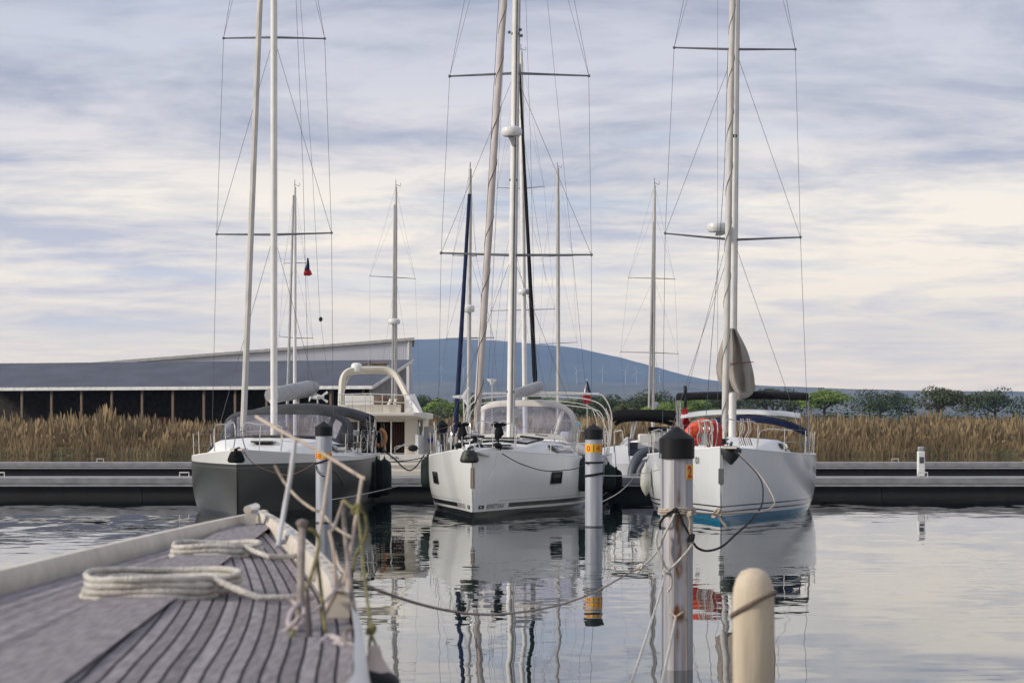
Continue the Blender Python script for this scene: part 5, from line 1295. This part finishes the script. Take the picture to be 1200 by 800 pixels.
rope([P(450, 528, 65), P(463, 538, 66.3), P(472, 547, 67), P(480, 551, 67), P(488, 546, 67), P(497, 533, 68)], .022, 'blackrope', 'black rope in a loop below the motor yacht\'s transom')
rope([P(448, 541, 65), P(470, 541, 67), P(500, 540, 68)], .012, 'blackrope', 'straight dark rope across the motor yacht\'s transom')

# ------------------------------------------------------------------ near boat at lower left
def nearboat():
    zr = 1.80
    def g(px, py):
        d = (EYE - zr) * F / (py - CY); return Vector(((px - CX) * d / F, d, zr))
    edge = [Vector((-.45, 2.2, zr)), Vector((-.42, 3.6, zr)), g(408, 800), g(414, 765), g(415, 735), g(410, 706), g(399, 682), g(366, 646), g(333, 618)]
    tip = Vector((-1.60, 13.2, zr)); edge += [tip]
    e = spline(edge, 6)
    A0 = Vector((-1.05, 2.2, zr)); ax = (tip - A0).normalized()
    def mirror(p):
        q = Vector((p.x - A0.x, p.y - A0.y, 0)); l = ax * q.dot(ax); m2 = A0 + l - (q - l); m2.z = p.z; return m2
    rt = root('near_boat', (A0.x, A0.y, 0), 0, 'blurred near boat with silvery teak foredeck and cream perforated rail', 'boat')
    W(rt).loft([[p + Vector((0, 0, -.06)), (p + mirror(p)) / 2 + Vector((0, 0, -.02)), mirror(p) + Vector((0, 0, -.06))] for p in e], False).build('deck', M['seam'])
    tones = [mat('teak_plank_tone', tuple(c * f for c in (.29, .26, .275)), .85, var=.22, vscale=5, stretch=(14, 1.2, 1), bump=.4, bscale=30) for f in (1.1, .86, 1.0, .74, 1.16, .92)]
    for side in (0, 1):
        for k in range(0, 34):
            pts = []
            for p in e[:-4]:
                c_ = (p + mirror(p)) / 2; w_ = (p - c_).length; o0, o1 = k * .047 + .004, k * .047 + .0425
                if w_ < o1 + .03: continue
                u = (c_ - p).normalized(); q0 = p + u * o0; q1 = p + u * o1
                if side: q0, q1 = mirror(q1), mirror(q0)
                z_ = lambda o: Vector((0, 0, -.052 + .04 * o / w_))
                pts.append([q0 + z_(o0), q1 + z_(o1)])
            if len(pts) > 3: W(rt).loft(pts, False).build('deck_plank', tones[(k * 5 + side * 3) % 6])
    cl = [((p + mirror(p)) / 2, (p - mirror(p)).length / 2) for p in e[:-2]]
    W(rt).loft([[c_ + Vector((x * min(.13, w_), 0, -.006)) for x in (-1, 1)] for c_, w_ in cl], False).build('king_plank', tones[2])
    # caulking seams following the rail
    # white topsides
    hs = []
    for p in e:
        c_ = (p + mirror(p)) / 2; r_ = p - c_
        hs.append([p + Vector((0, 0, .0)), c_ + r_ * 1.035 + Vector((0, 0, -.03)), c_ + r_ * 1.06 + Vector((0, 0, -.16)), c_ + r_ * .98 + Vector((0, 0, -.7)), c_ + r_ * .80 + Vector((0, 0, -1.4)), c_ + r_ * .66 + Vector((0, 0, -2.1))])
    W(rt).loft(hs, False).build('topside', M['deck'])
    W(rt).loft([[mirror(q) for q in r_] for r_ in hs], False).build('topside', M['deck'])
    # perforated rail: strip standing on the edge, with round holes
    for side in (0, 1):
        ed = e[30:] if side == 0 else [mirror(p) for p in e[30:]]
        inn = [(((p + mirror(p)) / 2) - p).normalized() * .075 for p in ed]
        W(rt).loft([[p + Vector((0, 0, -.05)), p + Vector((0, 0, .035)), p + i_ * .8 + Vector((0, 0, .04)), p + i_ + Vector((0, 0, .0)), p + i_ + Vector((0, 0, -.05))] for p, i_ in zip(ed, inn)], True, True).build('toe_rail', M['rail_cream'])
        if side == 0:
            for i in range(0, len(ed) - 5):
                p, q = ed[i], ed[i + 1]; seg = (q - p).length; n_ = max(1, int(seg / .2))
                for j in range(n_):
                    c_ = p.lerp(q, j / n_); i_ = inn[i].normalized()
                    W(rt).ball(c_ + i_ * .03 + Vector((0, 0, .036)), (.017, .035, .006), 8).build('rail_hole', M['warm'])
    f = g(345, 632); W(rt).ball(f + Vector((0, -.2, .03)), (.03, .05, .03), 10).tube([f + Vector((-.05, -.2, 0)), f + Vector((.06, -.2, .02))], .015, 6).build('fairlead', M['steel'])
    ctr = lambda y: (lambda c: Vector((c.x, y, zr)))(A0 + ax * ((y - A0.y) / ax.y))
    c0 = ctr(12.2); W(rt).tube([c0 + Vector((0, -.2, .09)), c0 + Vector((0, .2, .09))], .025, 8).box(c0 + Vector((0, 0, .03)), (.06, .14, .1)).build('bow_cleat', M['steel'])
    W(rt).tube([P(354.5, 610, 7), P(354, 620, 7), P(352, 700, 6.6), P(349, 820, 6.2)], [.022, .013, .013, .014], 8).ball(P(354, 613, 7), (.022, .02, .016), 8).build('stanchion', M['oldpost'])
    W(rt).tube([P(401.5, 586, 7.4), P(404, 620, 7.4), P(411, 690, 7), P(419, 745, 6.4), P(428, 790, 6), P(436, 820, 5.8)], [.007, .009, .009, .009, .01, .012], 8).build('stanchion', M['oldpost'])
    W(rt).tube([P(360, 690, 6.4), P(362, 740, 6.2), P(360, 830, 6)], [.005, .011, .012], 8).build('stanchion', mat('dark_post', (.06, .05, .05), .8))
    return rt
nearboat()
beige = mat('sunbleached_beige_line', (.50, .41, .34), .85, bump=.5, bscale=60)
rope([P(300, 488, 8.3), P(333, 507, 8), P(378, 531, 7.8), P(424, 559.5, 7.6), P(424.2, 559.9, 7.6), P(421, 580, 7.5), P(414, 625, 7.4), P(407, 665, 7.2), P(398, 700, 7)], .0066, beige, 'taut beige line bent sharply above the teak deck, highest in the foreground', k=3)
rope([P(387, 540, 7.6), P(380, 590, 7.5), P(373, 635, 7.3), P(368, 680, 7)], .0066, beige, 'beige line slanting down across the left post')
rope([P(322, 545, 7.8), P(334, 566, 7.8), P(350, 584, 7.7), P(368, 597, 7.6), P(376, 600, 7.6), P(392, 617, 7.4), P(404, 625, 7.3), P(414, 630, 7.2)], .0052, 'creamrope', 'cream rope curving down to the right across the left post', k=5)
rope([P(346, 515, 7.2), P(340, 560, 7.2), P(333, 598, 7.2), P(326, 640, 7.1)], .0085, mat('pale_grey_pole', (.55, .56, .58), .5), 'pale grey pole slanting at the left edge above the near boat')
rope([P(403, 586, 7.3), P(397, 602, 7.3), P(391, 619, 7.2), P(389, 621, 7.2)], .006, mat('greybrown_line', (.30, .26, .22), .9), 'short grey-brown line forming a peak above the near rail')
rope([P(386, 622, 7.2), P(390, 640, 7.1), P(392, 660, 7), P(394, 690, 6.8), P(388, 705, 6.8), P(380, 722, 6.6)], .0062, mat('brownish_line', (.33, .25, .21), .9), 'brown line dropping onto the teak deck')
rope([P(403, 586, 7.2), P(412, 594, 7.1), P(420, 597, 7.0), P(427, 603, 7.0), P(430, 617, 7.0), P(427, 632, 7.0), P(420, 645, 7.0), P(416, 652, 7), P(414, 668, 6.9)], .0058, 'oliverope', 'olive rope knotted in a loop over the near rail', knots=((P(418, 596, 7.0), .016),))
rope([P(419, 598, 6.95), P(424, 640, 6.8), P(427.5, 680, 6.6), P(432, 715, 6.3), P(434.5, 733, 6.2), P(435, 742, 6.2), P(433, 755, 6.15), P(433, 769, 6.1)], .0048, 'oliverope', 'thin olive rope hanging to the knot above the small float', knots=((P(434.8, 737, 6.2), .014),))
rope([P(435, 742, 6.2), P(439, 752, 6.15), P(444.5, 764, 6.1), P(444, 769, 6.1)], .0046, 'oliverope', 'right leg of the olive loop holding the small float')
rope([P(361, 620, 6.9), P(368, 622, 6.9), P(374, 634, 6.9), P(371, 652, 6.8), P(363, 680, 6.6), P(359, 690, 6.5)], .0066, 'oliverope', 'thick olive rope curling by the near grey stanchion')
rope([P(372, 655, 6.8), P(376, 690, 6.6), P(380, 730, 6.4), P(387, 775, 6.1), P(392, 815, 5.9)], .0062, 'oliverope', 'olive rope falling straight down the teak deck')
rope([P(343, 740, 6.2), P(340, 760, 6.1), P(345, 785, 6), P(352, 815, 5.8)], .0088, 'oliverope', 'olive rope at the bottom left corner of the deck')
greyc = mat('pinkish_grey_rope', (.46, .40, .40), .9, bump=.6, bscale=80)
rope([P(322, 748, 6.3), P(336, 738, 6.3), P(347, 728, 6.3), P(352, 722, 6.3)], .009, greyc, 'pale thick rope entering at the left edge of the deck')
rope([P(352, 722, 6.3), P(368, 716, 6.4), P(382, 703, 6.6), P(396, 688, 6.8), P(401, 684, 6.8)], .0055, greyc, 'thin pale rope lying across the planks to the rail')
rope([P(372, 815, 5.8), P(380, 790, 5.9), P(372, 772, 6), P(375, 755, 6.1), P(386, 746, 6.15), P(398, 750, 6.1), P(402, 762, 6.05), P(394, 775, 6), P(386, 790, 5.9), P(398, 780, 5.95), P(410, 768, 6)], .0095, greyc, 'tangled pinkish grey rope heap on the deck, bottom left', knots=((P(392, 765, 6.02), .03), (P(408, 763, 6.02), .02)))
rope([P(330, 700, 6.6), P(345, 706, 6.6), P(356, 716, 6.5), P(350, 735, 6.3), P(338, 730, 6.35), P(345, 712, 6.5), P(366, 700, 6.7)], .008, greyc, 'pinkish grey rope coil on the planks behind the grey stanchion')
rope([P(392, 645, 7.6), P(397, 662, 7.4), P(404, 672, 7.2), P(408, 690, 7.0), P(399, 702, 6.9), P(394, 690, 7.0), P(400, 676, 7.2)], .006, beige, 'beige rope looped over the perforated rail')
rope([P(356, 815, 5.8), P(366, 792, 5.9), P(378, 780, 6), P(392, 784, 6), P(404, 778, 6), P(416, 790, 5.9), P(424, 815, 5.8)], .010, greyc, 'thick pale rope across the bottom of the teak deck')
rope([P(430, 786, 5.95), P(420, 770, 6.0), P(408, 757, 6.05), P(404, 742, 6.1), P(412, 735, 6.15)], .007, M['oldpost'], 'dark grey line curling at the deck edge beside the float')
for (cx_, cy_, R_, n_, lab) in ((-1.28, 7.4, .30, 7, 'flat coil of pale rope lying on the near foredeck'), (-1.40, 9.6, .22, 5, 'smaller coil of pale rope farther forward on the near foredeck')):
    pts = []
    for i in range(n_ * 14):
        a = i * 2 * math.pi / 14; q = i / (n_ * 14); lay = i // 28
        rr = R_ * (1 - .5 * ((i % 28) / 28)) * (1 + .05 * math.sin(a * 1.7 + i)); pts.append((cx_ + rr * math.cos(a), cy_ + rr * 1.1 * math.sin(a), 1.785 + .022 * lay + .006 * math.sin(3 * a)))
    pts += [(cx_ + R_ * 1.3, cy_ - .2, 1.785), (cx_ + R_ * 1.9, cy_ - .1, 1.785)]
    rope(pts, .012, 'whiterope', lab, k=2)
# small float below the olive rope: cream neck on black body
fl = root('fender', P(438, 790, 6.0), 0, 'black float with a pale conical neck hanging on olive rope', 'fender')
W(fl).lathe(P(439, 774, 6.05), [(.014, .046), (.02, .03), (.023, .012), (.038, -.012), (.05, -.03)], 16).build('neck', mat('pinkish_cream_rubber', (.55, .46, .42), .6))
W(fl).lathe(P(441, 786, 6.05), [(.055, .004), (.075, -.01), (.088, -.06), (.09, -.3), (.06, -.36)], 20, axis=Matrix.Rotation(R(14), 3, 'Y')).build('body', M['black'])

# cream pile at the right edge
cp = P(883, 672, 8.0)
pl = root('mooring_post', (cp.x, cp.y, 0), 0, 'cream rounded pile close at the right edge of the picture', 'mooring post')
MB(pl).lathe((0, 0, 0), [(.082, -1), (.082, 1.70), (.079, 1.75), (.068, 1.79), (.048, 1.82), (.02, 1.831), (.01, 1.832)], 28).build('shaft', M['pilecream'])
MB(pl).tube([Vector((.086 * math.cos(a), .086 * math.sin(a), 1.69 + .05 * math.sin(a * 1.0 + 2))) for a in [k * math.pi / 10 for k in range(21)]], .009, 6).build('strap', M['wood'])
